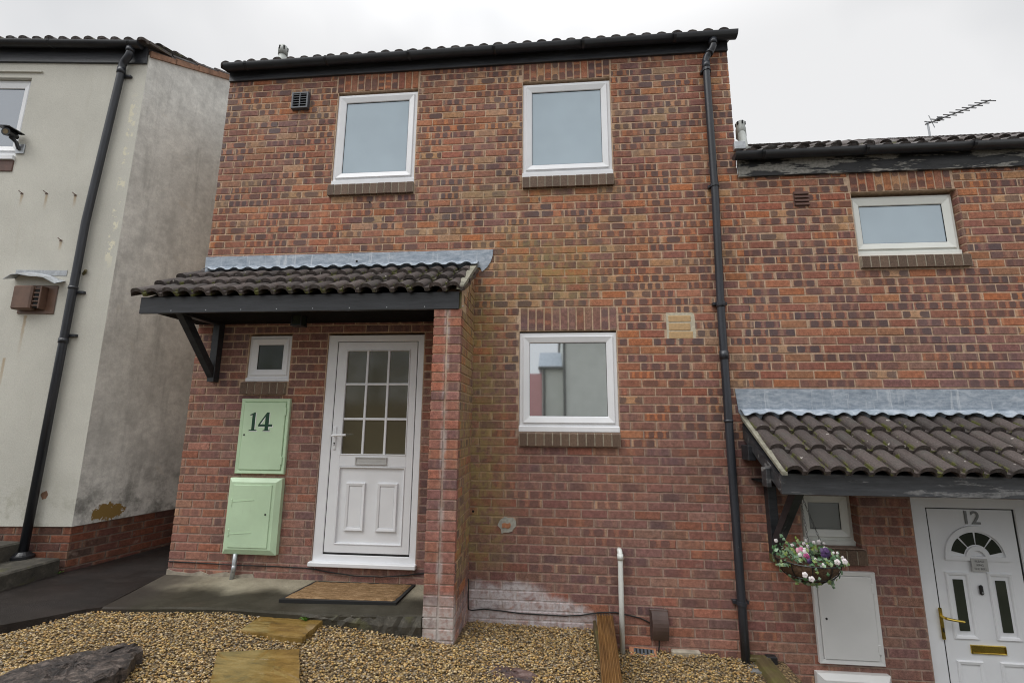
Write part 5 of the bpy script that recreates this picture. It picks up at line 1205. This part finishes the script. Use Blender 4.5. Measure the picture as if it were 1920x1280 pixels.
def put_leaf(q, kind, p, n, size, roll, tone):
    n = Vector(n).normalized(); a = n.cross(Vector((.3, .2, 1))).normalized(); b = n.cross(a); c, s = math.cos(roll), math.sin(roll); A, B = a * c + b * s, b * c - a * s
    P = leaf_shape(kind); vs = [Vector(p) + n * size * .12] + [Vector(p) + A * x * size + B * y * size for x, y in P]; m = len(P)
    q.add(vs, [(0, 1 + i, 1 + (i + 1) % m) for i in range(m)], tone=(tone, 0, 0))
def weeds(name, x, y, z, n, size, label):
    q = MB(); rng = random.Random(int(x * 100))
    for i in range(n):
        t = rng.uniform(0, 6.28); el = rng.uniform(.3, 1.1); d = Vector((math.cos(t) * math.cos(el), math.sin(t) * math.cos(el), math.sin(el))); L = size * rng.uniform(.5, 1)
        sd_ = d.cross(Vector((0, 0, 1))).normalized() * L * .13; p0 = Vector((x + rng.uniform(-.02, .02), y + rng.uniform(-.015, .015), z))
        q.add([p0 - sd_ * .4, p0 + sd_ * .4, p0 + d * L * .55 + sd_, p0 + d * L - Vector((0, 0, L * .15)), p0 + d * L * .55 - sd_], [(0, 1, 2, 3, 4)], tone=(rng.random(), 0, 0))
    tag(q.build(name, 'weed_leaf'), label, 'weed')
weeds('weed', -4.67, .03, -.045, 16, .075, 'small green weed at the corner of the cream house by the step')
weeds('weed', -1.83, -.66, -.045, 22, .06, 'small green weed between the far stepping slab and the landing')

def basket():
    C = Vector((1.842, -.425, .425)); r = .210
    o = thing('hanging_basket', 'wire hanging basket of ivy and small flowers below the right canopy', 'hanging basket', C)
    q = MB(); n = 26; q.tube([C + Vector((r * math.cos(t), r * math.sin(t), 0)) for t in np.linspace(0, 6.2832, n + 1)], .005, 6)
    for i in range(10): t = i * .628; q.tube([C + Vector((r * math.cos(t) * math.cos(a), r * math.sin(t) * math.cos(a), -.155 * math.sin(a))) for a in np.linspace(0, 1.57, 7)], .0035, 5)
    q.tube([C + Vector((r * .78 * math.cos(t), r * .78 * math.sin(t), -.097)) for t in np.linspace(0, 6.2832, n + 1)], .0035, 5); q.build('wire_frame', 'black_metal', o)
    q = MB(); vs = []; m = 20; k = 6; rng = random.Random(1)
    for j in range(k + 1):
        a = 1.57 * j / k
        for i in range(m): t = 6.2832 * i / m; rr = r * .965 * math.cos(a) + rng.uniform(-.006, .006); vs.append(C + Vector((rr * math.cos(t), rr * math.sin(t), -.148 * math.sin(a))))
    q.add(vs, [(j * m + i, (j + 1) * m + i, (j + 1) * m + (i + 1) % m, j * m + (i + 1) % m) for j in range(k) for i in range(m)] + [tuple(range(m))]); q.build('liner', 'liner', o, True)
    hook = Vector((1.850, -.40, .955))
    for t in (2.6, .45, 4.4):
        q = MB(); a, b = C + Vector((r * math.cos(t), r * math.sin(t), 0)), hook - Vector((0, 0, .05)); N_ = 22
        for i in range(N_):
            p0, p1 = a.lerp(b, i / N_), a.lerp(b, (i + 1.25) / N_); w = Vector((.006, 0, 0)) if i % 2 else Vector((0, .006, 0))
            q.tube([p0, p0.lerp(p1, .25) + w, p0.lerp(p1, .75) + w, p1], .0014, 4, False); q.tube([p0, p0.lerp(p1, .25) - w, p0.lerp(p1, .75) - w, p1], .0014, 4, False)
        q.build('chain', 'black_metal', o)
    q = MB(); q.tube([hook - Vector((0, 0, .06)), hook + Vector((.012, 0, -.02)), hook, hook + Vector((0, 0, .03))], .004, 6); q.build('hook', 'black_metal', o)
    fl = MB(); rng = random.Random(12)
    for i in range(420):
        t = rng.uniform(0, 6.28); u = rng.random()
        if u < .62: rr = r * math.sqrt(rng.random()) * 1.05; p = C + Vector((rr * math.cos(t), rr * math.sin(t), rng.uniform(0, .11) * (1.15 - rr / r * .6))); nn = Vector((rng.uniform(-.7, .7), rng.uniform(-1.3, .2), rng.uniform(.1, 1)))
        else: a = rng.uniform(0, 1.3); p = C + Vector((r * 1.06 * math.cos(t) * math.cos(a), r * 1.06 * math.sin(t) * math.cos(a), -.16 * math.sin(a))); nn = (p - C) + Vector((0, -.05, .05))
        if u > .62 and rng.random() < .62: continue
        put_leaf(fl, 'ivy', p, nn, rng.uniform(.018, .037), rng.uniform(0, 6.28), rng.random() ** 1.3)
    for (s_, z_) in ((-.17, .17), (-.215, -.03), (.22, -.01), (-.08, .16), (.02, -.17), (-.10, -.15), (.12, -.17), (-.02, -.14)):
        for j in range(7): put_leaf(fl, 'ivy', C + Vector((s_ * (.7 + .07 * j), -.12 + .01 * j, z_ * (.3 + .115 * j))), (rng.uniform(-.5, .5), -1, .4), rng.uniform(.018, .030), rng.uniform(0, 6), rng.uniform(.2, 1))
    tag(fl.build('foliage', 'ivy_leaf', o), kind='stuff')
    spots = [('flower_pink', -.085, -.10, .075, .045), ('flower_pink', -.07, -.14, .055, .03), ('flower_purple', .055, -.15, .085, .048), ('flower_purple', -.06, -.16, .03, .026)] + [('flower_white', rng.uniform(-.18, .18), rng.uniform(-.17, .1), rng.uniform(.03, .125), rng.uniform(.012, .020)) for _ in range(24)] + [('flower_white', x, -.20, z, .026) for x, z in ((-.12, -.05), (-.08, -.075), (.0, .012), (.1, .04), (.15, .045))]
    for (mt, x, y, z, s_) in spots:
        q = MB(); c = C + Vector((x, y, z))
        for i in range(5): t = i * 1.2566 + rng.random() * .4; put_leaf(q, 'petal', c + Vector((math.cos(t) * s_ * .42, rng.uniform(-.006, .0), math.sin(t) * s_ * .42)), (math.cos(t) * .3, -1, math.sin(t) * .3 + .3), s_ * .8, t, rng.random())
        q.build('flower', mt, o)
basket()

# ------------------------------------------------------------------ across the road (seen mirrored in the panes)
def opposite():
    o = thing('rendered_house', 'pale house with black downpipe, mirrored in the ground floor window', 'house', (3, -16, -.2))
    def bx(name, x0, x1, y0, y1, z0, z1, mat): q = MB(); q.box(x0, x1, y0, y1, z0, z1); return q.build(name, mat, o)
    Y = -14.0
    bx('wall', .42, 7.5, Y - 7, Y, -.3, 5.4, 'opposite_render'); bx('wall', -.45, .42, Y - 7, Y - .9, -.3, 3.65, 'opposite_render'); bx('wall', -1.6, -.50, Y - 9, Y - 2.4, -.3, 3.55, 'pink_render')
    q = MB(); q.prism([(Y + .3, 5.3), (Y - 3.5, 7.3), (Y - 7.3, 5.3), (Y - 7.3, 5.15), (Y - 3.5, 7.15), (Y + .3, 5.15)], .3, 7.6, 'x'); q.build('roof', 'roof_tile', o)
    q = MB(); q.prism([(Y - .7, 3.62), (Y - 3.0, 4.6), (Y - 7, 4.6), (Y - 7, 3.62)], -.6, .40, 'x'); q.build('roof', 'lead', o)
    q = MB(); q.tube([(-.6, Y - .76, 3.62), (.42, Y - .76, 3.62)], .07, 8); q.build('gutter', 'black_plastic', o)
    q = MB(); q.tube([(.46, Y + .05, -.2), (.46, Y + .05, 5.2)], .055, 8); q.build('downpipe', 'pipe_black', o); q = MB(); q.tube([(-.36, Y - .84, -.2), (-.36, Y - .84, 3.6)], .05, 8); q.build('downpipe', 'pipe_black', o)
    # fence and trees
    f = thing('wooden_fence', 'brown upright board fence mirrored in the panes of the front door', 'fence', (-6, -13, -.2)); q = MB(); q.box(-.07, .07, -.012, .012, -1.15, 1.15, .004)
    b = q.build('board', 'fence_wood', f); ORIG[b.name] = Vector((0, 0, 0)); b.location = Vector((-11, -13, .95)) - ORIG[f.name]
    for i in range(1, 66): c = b.copy(); place(c, f, (-11 + i * .15, -13, .95 + random.uniform(-.015, .015)))
    for z in (.3, 1.5): q = MB(); q.box(-11.1, -1.1, -13.08, -13.02, z - .04, z + .04); q.build('rail', 'fence_wood', f)
    for (x, y, h, r, s_, lb) in ((-13.6, -16.5, 6.8, 3.0, 3, 'tree behind the fence, mirrored in the tiny window beside the door'), (-8.2, -16.5, 6.5, 2.6, 1, 'broad dark tree behind the fence, mirrored at the left of the door panes'), (-4.3, -17.5, 5.8, 2.2, 2, 'rounder tree behind the fence, mirrored at the right of the door panes')):
        t = thing('leafy_tree', lb, 'tree', (x, y, -.2), 'trees across the road'); rng = np.random.RandomState(s_)
        q = MB(); q.tube([(x, y, -.3), (x + .05, y, 1.2), (x - .05, y, h * .6)], [.2, .15, .07], 10)
        for k in range(5): a = k * 1.3; q.tube([(x, y, 1.4 + k * .35), (x + math.cos(a) * r * .7, y + math.sin(a) * r * .7, h * .5 + k * .3)], [.07, .02], 6)
        q.build('trunk', 'bark', t)
        cr = MB()
        for k in range(2600):
            d = rng.normal(size=3); d /= np.linalg.norm(d); rr = rng.uniform(.55, 1.05) * (1 + .18 * math.sin(d[0] * 5 + s_) * math.cos(d[2] * 6)); p = (x + d[0] * r * rr, y + d[1] * r * rr, h * .58 + d[2] * h * .42 * rr)
            put_leaf(cr, 'plain', p, d + rng.uniform(-.6, .6, 3), rng.uniform(.12, .24), rng.uniform(0, 6.28), float(rng.rand()))
        cr.build('crown', 'tree_leaf', t)
opposite()
